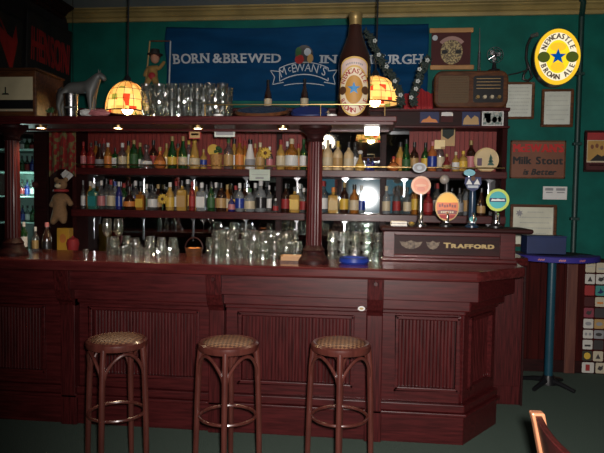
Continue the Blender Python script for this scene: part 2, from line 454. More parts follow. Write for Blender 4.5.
def bay(a, b, ia, ib, P, Q, zt=zt, zb=zb, name='panel'):
    """a..b outer, ia..ib inner opening measured along P->Q (2-D points)"""
    d = (Q-P).normalized(); nn = V((d.y, -d.x))
    def f(u, v, w): p = P+d*u+nn*w; return V((p.x, p.y, v))
    fr = MB()
    for r in (rect(a, zc1, ia, zm0), rect(ib, zc1, b, zm0), rect(ia, zc1, ib, zb), rect(ia, zt, ib, zm0)): fr.plate(r, f, .024)
    fo = fr.build('panel_frame', wood_h, bar, bevel=.003)
    mb = MB(); t = .022
    for r in (rect(ia, zb, ia+t, zt), rect(ib-t, zb, ib, zt), rect(ia, zb, ib, zb+t), rect(ia, zt-t, ib, zt)): mb.plate(r, f, .042)
    mb.build('panel_moulding', wood_h, fo, bevel=.006)
    # reeded inner board
    u = ia+t; pts = []
    while u < ib-t-.01:
        pts += [(u, .0088), (u+.003, .0115), (u+.015, .0118), (u+.018, .0105)]; u += .0215
    mb = MB(); vs = [f(p[0], z, p[1]) for z in (zb+.01, zt-.01) for p in pts]; k = len(pts)
    mb.add(vs, [(i, i+1, k+i+1, k+i) for i in range(k-1)]); mb.build('reeded_panel', wood_v, fo)
P0, Q0 = V((0, 3.70)), V((1, 3.70))
xp = lambda px: X_(px, 345, 3.69)
h = pw/2
bay(pil[0]-1.3, pil[0]-h, pil[0]-1.2, pil[0]-.18, P0, Q0)
bay(pil[0]+h, pil[1]-h, xp(91), xp(200), P0, Q0)
bay(pil[1]+h, pil[2]-h, xp(239), xp(354), P0, Q0)
bay(pil[2]+h, .605, xp(395), xp(461)-.012, P0, Q0, zt=Z_(425, 316, 3.69), zb=Z_(425, 390, 3.69))
ll = (BASE[2]-BASE[1]).length
bay(0, ll, .07, ll-.07, BASE[1], BASE[2])
MB().bb(-3.7, .86, 4.05, 4.08, 0, 1.035).build('rear_board', wood_dark, bar)
# worktop
top = MB().prism([(-3.7, 3.45), (.665, 3.45), (1.00, 3.76), (1.05, 4.32), (1.19, 4.40), (1.19, 4.78), (.72, 4.80), (.72, 4.12), (-3.7, 4.12)], 1.035, CT)
tag(top.build('bar_counter_top', wood_top, bevel=.014), 'long polished mahogany counter top running across the bar', 'counter top')
# end cabinet behind the corner
ec = root('bar_end_cabinet', (1.03, 4.7, 0), 'plain tall mahogany end cabinet behind the angled bar corner', 'cabinet')
MB().bb(.86, 1.19, 4.45, 4.80, 0, 1.033).build('body', wood_v, ec, bevel=.004)
MB().bb(.93, 1.16, 4.438, 4.452, .14, .96).build('front_panel', wood_v, ec, bevel=.004)
MB().bb(1.17, 1.185, 4.43, 4.452, .0, 1.03).build('edge_strip', wood_dark, ec, bevel=.003)
# small oval plaque
bp = aY(361.5, 308.5, 3.613)
pq = root('oval_plaque', (bp.x, 3.613, bp.z-.014), 'tiny cream oval plaque screwed to the bar front', 'plaque')
f = flat(bp.x, 3.6135, bp.z)
MB().plate(oval(0, 0, .022, .015, 20), f, .004).build('plate', white, pq)
MB().plate(oval(0, 0, .013, .007, 16), lambda u, v, w: f(u, v, w+.004), .001).build('emblem', gold, pq)

# raised sill with the gilt lettering
TY = 3.95
x0, x1, x2 = X_(383, 250, TY), X_(497, 250, TY), X_(515, 250, TY)
tz0, tz1 = CT, Z_(440, 232, TY)
ts = root('lettered_bar_sill', ((x0+x1)/2, TY+.13, CT), 'raised mahogany sill with gilt lettering on the right of the counter', 'bar sill')
MB().bb(x0, x2, TY+.012, TY+.26, tz0, tz1).build('body', wood_h, ts)
fr = MB(); za, zb_ = Z_(440, 255, TY), Z_(440, 236, TY)
xa, xb = X_(394, 246, TY), X_(500, 246, TY)
for r in ((x0, xa, tz0, tz1), (xb, x2, tz0, tz1), (xa, xb, tz0, za), (xa, xb, zb_, tz1)): fr.bb(r[0], r[1], TY-.012, TY+.014, r[2], r[3])
fr.build('frame', wood_h, ts, bevel=.005)
MB().bb(xa, xb, TY+.008, TY+.0125, za, zb_).build('inset_panel', wood_dark, ts)
MB().bb(x0-.01, x2+.01, TY-.035, TY+.01, tz0, tz0+.028).build('base_moulding', wood_h, ts, bevel=.007)
f = flat(0, TY+.0075, 0)
mb = MB(); u0 = X_(444, 246, TY); u1 = X_(494, 246, TY); zc = Z_(468, 246, TY)
word(mb, 'TRAFFORD', u0, zc-.015, u1-u0, .032, f, .002, bold=.0034, small=.78)
mb.build('lettering', gold, ts)
for q, cx in enumerate((411, 433)):
    c = X_(cx, 246, TY)
    mb = MB().plate([(c+a*(.075 if q == 0 else .045), zc+b*.030) for a, b in ((-1, .7), (-.5, .55), (0, .95), (.5, .55), (1, .7), (.8, -.2), (.45, -.75), (0, -1), (-.45, -.75), (-.8, -.2))], f, .002)
    mb.build('crest', pbr('faded_crest', (.19, .14, .09), .6, c2=(.05, .03, .02), scale=60), ts)
bt = root('sill_top_board', ((x0+x2)/2, TY+.12, tz1), 'dark top board of the raised sill under the beer taps', 'board')
MB().bb(x0-.02, X_(532, 230, TY), TY-.05, TY+.29, tz1, tz1+.030).build('board', wood_dark, bt, bevel=.012)
SILL = tz1+.030

# ================================================================== CANOPY ON COLUMNS
KY0, KY1 = 3.45, 3.90
kz0, kz1 = Z_(220, 121.5, KY0), Z_(220, 115.8, KY0)
kx1 = X_(397, 119, KY0)
can = root('bar_canopy', (-1.0, 3.68, kz0), 'dark mahogany overhead canopy shelf above the counter', 'canopy')
MB().bb(BX, kx1, KY0, KY1, kz0, kz1).build('shelf_board', wood_h, can, bevel=.005)
MB().bb(BX, kx1-.02, KY0+.015, KY0+.05, kz0-.014, kz0).build('lower_lip', wood_h, can)
MB().bb(BX, kx1-.03, KY1-.05, KY1-.01, kz0-.012, kz0).build('rear_beam', wood_h, can)
x0, x1 = X_(205, 104.5, KY0+.02), X_(385, 104.5, KY0+.02)
rz_ = Z_(300, 104.5, KY0+.02)
rl = root('gallery_rail', ((x0+x1)/2, KY0+.02, kz1), 'thin brass gallery rail along the canopy edge', 'rail')
MB().cyl((x0, KY0+.02, rz_), (x1, KY0+.02, rz_), .0035).build('bar', brass, rl, 40)
for x in (x0, (x0*.35+x1*.65), x1): MB().cyl((x, KY0+.02, kz1), (x, KY0+.02, rz_), .003).build('post', brass, rl, 40)

def column(px, lab, grp=None):
    x = X_(px, 200, 3.66); y = 3.66
    r = root('bar_column', (x, y, CT), lab, 'column')
    H = kz0-CT
    mb = MB(); seg = 48; vs = []; fs = []
    rows = [(.050, .11), (.047, .5), (.044, H-.09)]
    for R, z in rows:
        for k in range(seg):
            q = R-.004*(1 if k % 4 == 0 else .25 if k % 2 else 0); a = 2*PI*k/seg
            vs.append(V((x+q*math.cos(a), y+q*math.sin(a), CT+z)))
    for i in range(len(rows)-1):
        for k in range(seg): fs.append((i*seg+k, i*seg+(k+1) % seg, (i+1)*seg+(k+1) % seg, (i+1)*seg+k))
    mb.add(vs, fs).build('shaft', wood_v, r)
    MB().lathe([(0, 0), (.095, 0), (.095, .02), (.088, .03), (.072, .055), (.066, .075), (.07, .085), (.058, .1), (.05, .115), (0, .115)], (x, y, CT), 28).build('base', wood_dark, r, 35)
    MB().lathe([(0, H-.10), (.046, H-.10), (.056, H-.09), (.05, H-.08), (.055, H-.06), (.085, H-.032), (.10, H-.022), (.10, H), (0, H)], (x, y, CT), 28).build('capital', wood_dark, r, 35)
column(314.5, 'round fluted mahogany column standing on the counter near its middle')
column(12.5, 'round fluted mahogany column on the counter at the far left')

spots = [(41, 127), (118, 126), (198, 125), (283, 125), (372, 125)]
labs = ['recessed downlight under the canopy beside the far left column', 'recessed downlight under the canopy, second from the left', 'recessed downlight under the middle of the canopy, above the white bottle',
        'recessed downlight under the canopy just left of the middle column', 'brightest rectangular downlight under the right end of the canopy']
for i, (px, py) in enumerate(spots):
    x, y = X_(px, py, 3.68), 3.68
    r = root('downlight', (x, y, kz0-.016), labs[i], 'ceiling light')
    if i < 4:
        MB().lathe([(.026, 0), (.036, 0), (.036, .016), (.026, .016), (.026, 0)], (x, y, kz0-.016), 20).build('rim', brass, r)
        MB().lathe([(0, .0), (.024, .0), (.024, .006), (0, .006)], (x, y, kz0-.014), 18).build('lamp', e_down, r)
    else:
        MB().bb(x-.047, x+.047, y-.045, y+.045, kz0-.045, kz0-.0005).build('rim', white, r, bevel=.003)
        MB().bb(x-.042, x+.042, y-.046, y+.04, kz0-.048, kz0-.008).build('lamp', emit('bright_lamp', (1, .93, .8), 9), r)
    ld = bpy.data.lights.new('downlight_beam', 'SPOT'); lo = bpy.data.objects.new('downlight_beam', ld); COL.objects.link(lo)
    lo.location = (x, y, kz0-.06); ld.spot_size = 2.6; ld.spot_blend = .9; ld.color = (1, .74, .45); ld.energy = 11 if i < 4 else 16; ld.shadow_soft_size = .02

# ================================================================== BACK BAR
SY0, SY1, MY = 5.08, 5.335, 5.34
bx0, bx1 = X_(71, 200, SY0), X_(508, 150, SY0)
low1, low0 = Z_(330, 213.5, SY0), Z_(330, 221, SY0)
up1, up0 = Z_(330, 170.0, SY0), Z_(330, 177, SY0)
cor0, cor1 = Z_(470, 128, SY0), Z_(470, 107.5, SY0)
bb_ = root('back_bar', ((bx0+bx1)/2, 5.2, 0), 'tall mahogany back bar with mirrors and two long bottle shelves', 'back bar')
MB().bb(bx0, bx1, 4.85, 5.37, .0, .88).build('lower_cabinet', wood_h, bb_, bevel=.005)
MB().bb(bx0, bx1, 4.82, 5.37, .88, .92).build('worktop', wood_top, bb_, bevel=.006)
MB().bb(bx0, bx1, MY+.012, MY+.035, .92, cor0).build('back_panel', wood_dark, bb_)
MB().bb(bx0, bx1, SY0, MY+.012, low0, low1).build('shelf', wood_h, bb_, bevel=.005)
MB().bb(bx0, bx1, SY0, MY+.012, up0, up1).build('shelf', wood_h, bb_, bevel=.005)
MB().bb(bx0, bx1, SY0+.02, MY+.03, cor0, cor1).build('cornice', wood_dark, bb_, bevel=.006)
MB().bb(bx0, bx1+.01, SY0-.005, SY0+.04, cor1-.03, cor1).build('cornice_moulding', wood_h, bb_, bevel=.008)
MB().bb(bx0, bx1+.01, SY0, SY0+.04, cor0, cor0+.02).build('cornice_moulding', wood_h, bb_, bevel=.006)
XM = X_(313, 150, MY); XR_ = X_(409, 150, MY)
for a, b in ((bx0+.02, X_(276, 200, MY)), (X_(282, 200, MY), X_(380, 200, MY)), (X_(386, 200, MY), bx1-.03)):
    MB().bb(a, b, MY, MY+.012, low1, up0).build('mirror', mirror, bb_)
    MB().bb(a, b, MY, MY+.012, .92, low0).build('mirror', mirror, bb_)
MB().bb(XM+.05, X_(380, 150, MY), MY, MY+.012, up1, cor0).build('mirror', mirror, bb_)
MB().bb(X_(386, 150, MY), XR_, MY, MY+.012, up1, cor0).build('mirror', mirror, bb_)
def boards(a, b, z0, z1):
    mb = MB(); x = a
    while x < b-.005:
        mb.bb(x+.0015, min(x+.0385, b), MY+.001, MY+.012, z0, z1); x += .04
    mb.build('tongue_and_groove_backing', wood_back, bb_)
boards(bx0+.02, XM+.05, up1, cor0); boards(XR_, bx1-.03, up1, cor0)
for px in (279, 383):
    x = X_(px, 180, MY); MB().bb(x-.025, x+.025, MY-.025, MY+.012, .92, cor0).build('upright', wood_dark, bb_, bevel=.004)
for x in (bx0+.015, bx1-.02): MB().bb(x-.02, x+.02, SY0+.03, MY+.012, .92, cor0).build('side_panel', matte_side, bb_, bevel=.004)
mb = MB(); zr = Z_(330, 166.5, SY0)
mb.cyl((bx0+.02, SY0+.008, zr), (bx1-.02, SY0+.008, zr), .006).build('bottle_rail', brass, bb_, 40)
# bright metal shelf standards with Y-shaped brackets
for px in (93, 143, 193, 246, 297, 345, 404, 489):
    x = X_(px, 200, MY-.01)
    for z1 in (up0, low0):
        mb = MB(); zl = z1-.16 if z1 == up0 else z1-.22
        mb.bb(x-.006, x+.006, MY-.012, MY-.002, zl, z1)
        mb.plate([(x-.030, z1-.001), (x-.030, z1-.006), (x-.005, z1-.030), (x+.005, z1-.030), (x+.030, z1-.006), (x+.030, z1-.001)], lambda u, v, w: V((u, MY-.012-w, v)), .004)
        mb.build('shelf_bracket', steel, bb_)

# ================================================================== BOTTLES
PROF = {
 'std': [(0, 0), (.94, 0), (1, .02), (1, .54), (.9, .61), (.5, .70), (.36, .75), (.34, .93)],
 'wine': [(0, 0), (.95, 0), (1, .02), (1, .42), (.85, .55), (.52, .68), (.38, .78), (.36, .95)],
 'tall': [(0, 0), (.95, 0), (1, .015), (1, .62), (.8, .69), (.42, .76), (.36, .8), (.36, .95)],
 'dec': [(0, 0), (1, 0), (1, .1), (.8, .36), (.4, .56), (.28, .66), (.28, .78), (.42, .8)],
 'round': [(0, 0), (.7, 0), (.95, .1), (1, .24), (.9, .42), (.6, .56), (.3, .64), (.25, .8), (.25, .93)],
 'jug': [(0, 0), (.95, 0), (1, .03), (1, .50), (.92, .60), (.55, .69), (.3, .74), (.28, .9)],
 'square': [(0, 0), (.97, 0), (1, .02), (1, .62), (.92, .68), (.5, .72), (.34, .76), (.34, .92)],
 'cone': [(0, 0), (.95, 0), (1, .03), (.98, .3), (.72, .55), (.42, .75), (.36, .94)],
}
LBL = {'w': white, 'c': cream, 'y': yellow, 'r': crim, 'o': orange, 't': teal, 'k': black, 'g': grey, 'b': blue, 'gd': gold, 'lt': leaf, 'p': pbr('pink_label', (.48, .17, .18), .5), 'tn': pbr('tan_label', (.42, .26, .10), .5)}
def prof_at(pr, z):
    for (r0, z0), (r1, z1) in zip(pr[1:], pr[2:]):
        if z0 <= z <= z1: return r0+(r1-r0)*(z-z0)/max(z1-z0, 1e-6)
    return pr[-1][0]
def bottle(x, y, z, h, r, kind, body, lab, cap, text, grp, lz=None, name='bottle'):
    z += .0012; h -= .0012
    R = root(name, (x, y, z), text, 'bottle', grp)
    pr = PROF[kind]; mb = MB()
    if kind == 'square':
        # rounded-square section
        seg = 16; vs = []; fs = []
        for rr, zz in pr:
            for k in range(seg):
                a = 2*PI*(k+.5)/seg; q = 1/max(abs(math.cos(a)), abs(math.sin(a))); q = min(q, 1.22) if zz < .7 else 1
                vs.append(V((x+max(rr, .001)*r*q*math.cos(a), y+max(rr, .001)*r*q*math.sin(a), z+zz*h)))
        for i in range(len(pr)-1):
            for k in range(seg): fs.append((i*seg+k, i*seg+(k+1) % seg, (i+1)*seg+(k+1) % seg, (i+1)*seg+k))
        mb.add(vs, fs)
    else: mb.lathe([(a*r, b*h) for a, b in pr], (x, y, z), 18)
    mb.build('glass_body', G[body], R, 40)
    nr, nz = pr[-1][0]*r, pr[-1][1]*h
    if kind == 'dec': MB().ball((x, y, z+.9*h), (.5*r, .5*r, .1*h), 12, 8).build('stopper', LBL.get(cap, G['clear']) if cap else G['clear'], R, 40)
    else: MB().lathe([(0, nz-.10*h), (nr*1.12, nz-.10*h), (nr*1.15, h*.995), (nr*.9, h), (0, h)], (x, y, z), 14).build('cap', LBL[cap], R, 40)
    if lab:
        a, b = lz or {'std': (.12, .46), 'wine': (.1, .36), 'tall': (.15, .5), 'dec': (.12, .3), 'round': (.14, .36), 'jug': (.15, .42), 'square': (.12, .5), 'cone': (.08, .34)}[kind]
        if kind == 'square':
            MB().bb(x-r*.86, x+r*.86, y-r*1.035, y-r*1.0, z+a*h, z+b*h).build('label', LBL[lab], R)
        else:
            mb = MB(); k = 6
            ring = [(prof_at(pr, a+(b-a)*i/k)*r*1.02+.0006, (a+(b-a)*i/k)*h) for i in range(k+1)]
            mb.lathe(ring, (x, y, z), 16, a0=PI*1.02, a1=PI*1.98)
            mb.build('label', LBL[lab], R, 40)
    return R
def shelf_bottles(data, z, by, grp, Y=5.2):
    for i, (px, ty, w, kind, body, lab, cap, text) in enumerate(data):
        y = Y+((i*37) % 3-1)*.008
        x = X_(px, by, y); h = (by-ty)*y/590; r = w/2*y/590
        bottle(x, y, z, h, r, kind, body, lab, cap, text, grp)
UP = [
 (83.5, 142, 6, 'std', 'red', 'p', 'r', 'pink labelled bottle at the left end of the upper shelf'),
 (91, 143, 8, 'std', 'red', 'r', 'k', 'dark red bottle with red label, upper shelf, second from left end'),
 (99.5, 144, 9, 'wine', 'brown', 'g', 'k', 'dark bottle with grey label between red and orange bottles, upper shelf'),
 (108, 143, 8, 'std', 'amber', 'o', 'w', 'orange bottle with white cap, upper shelf left'),
 (115.2, 148, 5.6, 'square', 'green', 'w', 'k', 'short green bottle with white label beside the orange bottle'),
 (122.5, 143, 9, 'std', 'clear', 'c', 'w', 'clear bottle with cream label, upper shelf left'),
 (134, 140, 9, 'tall', 'green', 'lt', 'gd', 'tall green bottle with green label, left of the wide decanter'),
 (146.5, 144, 13.5, 'dec', 'clear', 'w', None, 'wide clear ship decanter with ball stopper and white label'),
 (160, 147, 12.5, 'round', 'copper', 'o', 'gd', 'round sparkling copper coloured bottle on the upper shelf, left half'),
 (172.2, 136, 9.5, 'wine', 'green', 'y', 'gd', 'green champagne bottle with yellow label, left one of the pair'),
 (183, 136, 9.5, 'wine', 'green', 'c', 'gd', 'green champagne bottle with cream label, right one of the pair'),
 (194.5, 137, 11, 'cone', 'gold', 'c', 'y', 'golden sloping shouldered bottle under the small red notice'),
 (203.5, 149, 7, 'std', 'gold', 'b', 'gd', 'small golden bottle with blue label beside the planter basket'),
 (228.5, 137, 10, 'std', 'clear', 'tn', 'lt', 'clear bottle with green cap and tan label, right of the planter basket'),
 (239.5, 137, 9, 'std', 'amber', 'o', 'r', 'amber bottle with orange label, left of the white bottle'),
 (250, 139, 10.5, 'cone', 'white', 'g', 'k', 'white glazed bottle with black cap and grey mark on the upper shelf'),
 (260, 142, 9, 'std', 'gold', 'tn', 'c', 'golden bottle with tan label just right of the white bottle'),
 (269.5, 146, 7, 'std', 'clear', 'p', 'w', 'small clear bottle with pink label by the dark mirror upright'),
 (280.5, 139, 9, 'std', 'gold', 'c', 'r', 'golden bottle with red cap right of the dark upright, upper shelf'),
 (291.5, 138, 13, 'std', 'amber', 'w', 'c', 'wide amber bottle with pale cap, left of the middle column'),
 (303.5, 138, 8, 'std', 'green', 'w', 'lt', 'green bottle with white label next to the middle column'),
 (327.5, 139, 10, 'jug', 'cream', 'c', 'c', 'cream stoneware bottle with square cream cap right of the middle column'),
 (337.5, 140, 10, 'jug', 'cream', 'tn', 'y', 'cream stoneware bottle with yellow cap, middle one of three'),
 (348.5, 141, 10, 'jug', 'cream', 'c', 'k', 'cream stoneware bottle with dark neck, right one of three'),
 (360, 149, 10, 'dec', 'gold', 'y', 'w', 'squat yellow decanter with white ball stopper right of the stoneware bottles'),
 (368, 157, 4.5, 'std', 'blue', 'b', 'b', 'tiny blue bottle, left one of the blue pair'),
 (372.5, 157, 4.5, 'std', 'blue', None, 'k', 'tiny blue bottle, right one of the blue pair'),
 (393.5, 155, 11.5, 'round', 'copper', 'o', 'r', 'round copper bottle on the upper shelf right of the dark mirror post'),
 (406, 138, 8, 'wine', 'green', 'lt', 'k', 'slim green wine bottle on the upper shelf behind the beer taps'),
 (432, 140, 9, 'tall', 'copper', 'b', 'p', 'tall copper bottle with blue label behind the beer taps'),
 (446.5, 152, 9, 'round', 'red', 'gd', 'gd', 'round ruby bottle with golden label behind the beer taps'),
 (455.5, 150, 7, 'std', 'gold', 'w', 'c', 'golden bottle with white label, left one of the golden pair by the plate'),
 (463, 149, 8, 'tall', 'gold', 'y', 'y', 'golden bottle with yellow label, right one of the golden pair by the plate'),
]
LOW = [
 (83.2, 183, 4.6, 'std', 'clear', 'w', 'g', 'clear bottle with white label at the left end of the lower shelf'),
 (93.5, 186, 9.6, 'square', 'teal', 't', 'w', 'square teal bottle on the lower shelf, left end'),
 (101.5, 183, 8, 'std', 'clear', 'p', 'w', 'clear bottle with pink label right of the teal bottle'),
 (111, 182, 8, 'std', 'clear', 'c', 'r', 'clear bottle with cream label and red cap, lower shelf left'),
 (119, 184, 7, 'std', 'blue', 'b', 'w', 'blue bottle with white cap on the lower shelf'),
 (129.5, 189, 13, 'round', 'brown', 'o', 'k', 'dark round bellied bottle with orange label, lower shelf'),
 (140.5, 190, 9, 'square', 'amber', 'y', 'k', 'amber square bottle with yellow label right of the dark round bottle'),
 (152.5, 188, 10, 'std', 'clear', 'w', 'k', 'clear bottle with black cap left of the yellow flower'),
 (170, 184, 9, 'std', 'gold', 'y', 'w', 'golden bottle with white cap right of the yellow flower'),
 (182, 182, 10, 'square', 'gold', 'tn', 'k', 'square golden bottle left of the slim red bottle'),
 (192, 183, 6.4, 'tall', 'red', 'r', 'r', 'slim red bottle on the lower shelf'),
 (201.5, 184, 10, 'square', 'frost', 'w', 'w', 'frosted white square bottle right of the slim red bottle'),
 (211, 183, 8, 'std', 'green', 'lt', 'k', 'dark green bottle left of the tan labelled whisky'),
 (221, 184, 11, 'std', 'brown', 'tn', 'k', 'brown whisky bottle with big tan label, lower shelf'),
 (231.5, 197, 7, 'std', 'blue', 'p', 'k', 'short violet blue bottle right of the tan labelled whisky'),
 (239.5, 184, 9, 'std', 'frost', 'b', 'w', 'frosted bottle with blue label, lower shelf'),
 (249.5, 189, 11, 'std', 'frost', 'c', 'lt', 'pale bottle with cream label and green cap, lower shelf'),
 (260.5, 181, 11, 'std', 'frost', 'k', 'w', 'large clear bottle with black label, lower shelf'),
 (269, 186, 5, 'tall', 'clear', 'w', 'w', 'slim clear bottle beside the large black labelled bottle'),
 (275.5, 199, 5.5, 'std', 'clear', 'r', 'w', 'miniature clear bottle with red label by the dark upright'),
 (294.5, 187, 10, 'square', 'gold', 'y', 'k', 'square golden bottle with yellow label left of the middle column, lower shelf'),
 (303.5, 188, 8, 'std', 'clear', 'r', 'w', 'clear bottle with red label beside the middle column, lower shelf'),
 (333, 187, 10, 'square', 'gold', 'gd', 'o', 'square whisky bottle with golden label right of the middle column, lower shelf'),
 (354, 184, 9.5, 'std', 'amber', 'c', 'k', 'bottle with dark neck and cream label over an amber foot, lower shelf'),
 (386, 185, 8, 'std', 'frost', 'c', 'c', 'pale bottle with cream cap right of the flash glare'),
 (407, 186, 8, 'std', 'clear', 'c', 'k', 'clear bottle with cream label left of the beer taps, lower shelf'),
 (428, 188, 9, 'std', 'red', 'r', 'r', 'red bottle behind the big orange beer tap'),
 (459, 186, 8, 'std', 'clear', 'g', 'k', 'clear bottle with grey label right of the big orange beer tap'),
 (481, 186, 8, 'wine', 'brown', 'tn', 'k', 'brown bottle behind the round green beer tap'),
]
# back rows, seen in the gaps
BU = [(96, 'std', 'amber', 'c', 'k', 'left of the grey labelled dark bottle'), (104, 'std', 'clear', 'w', 'r', 'left of the orange bottle with white cap'), (128.5, 'std', 'gold', 'y', 'k', 'left of the tall green labelled bottle'),
 (140, 'wine', 'green', 'w', 'gd', 'left of the ship decanter'), (153.5, 'std', 'brown', 'r', 'k', 'right of the ship decanter'), (166.5, 'std', 'gold', 'c', 'gd', 'left of the champagne pair'), (178, 'std', 'amber', 'o', 'k', 'between the two champagne bottles'),
 (188.7, 'tall', 'clear', 'w', 'y', 'right of the champagne pair'), (234, 'std', 'gold', 'w', 'k', 'right of the green capped tan labelled bottle'), (244.7, 'std', 'amber', 'y', 'r', 'left of the white glazed bottle'), (255, 'std', 'copper', 'c', 'gd', 'right of the white glazed bottle'),
 (287, 'std', 'clear', 'c', 'w', 'right of the red capped golden bottle'), (298.3, 'std', 'gold', 'o', 'r', 'left of the green bottle by the column'), (322.3, 'std', 'amber', 'c', 'w', 'left of the stoneware trio'),
 (354.8, 'std', 'clear', 'w', 'k', 'left of the squat yellow decanter'), (400, 'std', 'gold', 'o', 'k', 'right of the round copper bottle'), (414, 'std', 'brown', 'tn', 'k', 'right of the slim green wine bottle'), (425, 'std', 'green', 'y', 'k', 'left of the tall copper bottle'),
 (439.5, 'std', 'clear', 'c', 'r', 'left of the ruby bottle'), (470.5, 'tall', 'brown', 'p', 'gd', 'left of the painted plate')]
BL = [(90.5, 'std', 'gold', 'o', 'w', 'left of the teal bottle'), (106.5, 'std', 'clear', 'g', 'k', 'right of the pink labelled clear bottle'), (115, 'std', 'frost', 'w', 'b', 'left of the blue bottle'), (124, 'std', 'green', 'c', 'r', 'right of the blue bottle'),
 (135.5, 'std', 'clear', 'b', 'w', 'right of the round bellied bottle'), (146.5, 'std', 'frost', 'lt', 'w', 'right of the yellow labelled square bottle'), (158, 'std', 'brown', 'tn', 'gd', 'behind the yellow flower'), (176, 'std', 'clear', 'w', 'r', 'left of the square golden bottle'),
 (187.5, 'tall', 'clear', 'y', 'w', 'left of the slim red bottle'), (196.3, 'std', 'gold', 'tn', 'k', 'right of the slim red bottle'), (206.5, 'std', 'frost', 'b', 'k', 'left of the dark green bottle'), (215.8, 'std', 'clear', 'r', 'w', 'right of the dark green bottle'),
 (227, 'std', 'amber', 'c', 'gd', 'left of the short violet bottle'), (235.5, 'std', 'clear', 'y', 'r', 'right of the short violet bottle'), (244.6, 'std', 'brown', 'w', 'k', 'left of the green capped pale bottle'), (255, 'std', 'clear', 'gd', 'w', 'left of the large black labelled bottle'),
 (285.5, 'std', 'brown', 'r', 'k', 'left of the square yellow labelled bottle'), (299.3, 'std', 'frost', 'c', 'w', 'right of the square yellow labelled bottle'), (323, 'std', 'clear', 'w', 'r', 'close to the right side of the column'), (344, 'std', 'brown', 'y', 'gd', 'right of the square golden labelled whisky'),
 (361, 'std', 'clear', 'b', 'w', 'left of the flash glare'), (396.5, 'std', 'clear', 'r', 'k', 'right of the cream capped pale bottle'), (415, 'tall', 'amber', 'y', 'k', 'under the peach badge'), (437, 'std', 'clear', 'w', 'r', 'right of the red bottle behind the taps'), (467, 'std', 'frost', 'tn', 'k', 'left of the dark blue tap')]
CN = {'clear': 'clear', 'frost': 'pale', 'gold': 'golden', 'amber': 'amber', 'brown': 'brown', 'green': 'green', 'copper': 'copper', 'blue': 'blue'}
def back_row(data, base, nm):
    rnd = random.Random(11); out = []
    for px, kind, body, lab, cap, where in data:
        out.append((px, base-rnd.uniform(26, 32), rnd.uniform(7.5, 9), kind, body, lab, cap, '%s bottle in the back row, %s shelf, %s' % (CN[body], nm, where)))
    return out
shelf_bottles(UP, up1, 169.3, 'bottles on the upper shelf', 5.168)
shelf_bottles(LOW, low1, 213, 'bottles on the lower shelf', 5.168)
shelf_bottles(back_row(BU, 168.5, 'upper'), up1, 168.5, 'bottles on the upper shelf', 5.276)
shelf_bottles(back_row(BL, 212.5, 'lower'), low1, 212.5, 'bottles on the lower shelf', 5.276)
# bottles standing on the counter, far left
for px, ty, w, kind, body, lab, cap, text in (
 (24, 226, 8, 'tall', 'green', 'w', 'w', 'green bottle with white label on the counter, left one of three'),
 (35.5, 231, 7, 'std', 'clear', 'gd', 'w', 'clear bottle with golden label on the counter, middle one of three'),
 (47, 226, 10, 'wine', 'brown', 'k', 'p', 'dark wine bottle with pink cap on the counter, right one of three')):
    y = 3.95; x = X_(px, 250, y)
    bottle(x, y, CT, (257-ty)*y/590, w/2*y/590, kind, body, lab, cap, text, 'bottles on the left of the counter')
# bottles on top of the back bar in front of the banner
for px, ty, text in ((268, 80, 'dark beer bottle on the back bar top, left one of two'), (304.5, 79, 'dark beer bottle on the back bar top, right one of two')):
    y = 5.2; x = X_(px, 100, y)
    bottle(x, y, cor1, Z_(px, ty, y)-cor1, .034, 'wine', 'brown', 'c', 'k', text, 'dark bottles on top of the back bar')
y = 5.2; x = X_(227, 100, y)
bottle(x, y, cor1, Z_(227, 88, y)-cor1, .026, 'wine', 'blue', 'w', 'k', 'small blue bottle on top of the back bar beside the stacked glasses', 'dark bottles on top of the back bar')

# ================================================================== GLASSES
def goblet(h=.09, r=.036, foot=False):
    return [(0, 0), (r*.78, 0), (r*.8, .004), (r, h*.97), (r*.99, h), (r*.94, h*.97), (r*.74, .008), (0, .008)]
def tumbler_proto(name, text, grp, h, r, handle=False, up=True):
    R = root(name, (0, 0, 0), text, 'glass', grp)
    pr = goblet(h, r)
    if not up: pr = [(a, h-b) for a, b in pr]
    # cut glass: uneven flat facets that catch the light
    lo_ = .76; seg = 15; vs = []; fs = []; rnd = random.Random(len(name)); jt = .06
    out = [(0, 0), (r*lo_, 0)]+[(r*(lo_+(1-lo_)*q/6), .002+h*.97*q/6) for q in range(7)]+[(r*.97, h), (r*.92, h*.97), (r*.8, h*.5), (r*.68, .012), (0, .012)]
    if not up: out = [(a, h-b) for a, b in out]
    for i_, (a, b) in enumerate(out):
        for k in range(seg):
            mid = 2 < i_ < 8
            q = a*(1+(rnd.uniform(-jt, jt*.3) if mid else 0)); zz = b+(rnd.uniform(-.008, .008)*(h/.09) if mid else 0)
            an = 2*PI*(k+.5*(i_ % 2)*(1 if mid else 0)+(rnd.uniform(-.2, .2) if mid else 0))/seg
            vs.append(V((q*math.cos(an), q*math.sin(an), min(max(zz, 0), h))))
    for i_ in range(len(out)-1):
        for k in range(seg):
            a1, a2, b1, b2 = i_*seg+k, i_*seg+(k+1) % seg, (i_+1)*seg+k, (i_+1)*seg+(k+1) % seg
            if 1 < i_ < 9: fs += [(a1, a2, b2), (a1, b2, b1)]
            else: fs.append((a1, a2, b2, b1))
    MB().add(vs, fs).build('bowl', g_clear, R)
    if handle:
        MB().tube([(r*.9, 0, h*.8), (r*1.5, 0, h*.74), (r*1.6, 0, h*.5), (r*1.45, 0, h*.26), (r*.85, 0, h*.2)], .005, 7).build('handle', g_clear, R, 40)
    else:
        MB().lathe([(r*.90 if not up else r*.985, h*.45), (r*1.03, h*.47), (r*1.03, h*.5), (r*.90 if not up else r*.985, h*.52)], (0, 0, 0), 14).build('band', g_clear, R, 30)
    return R
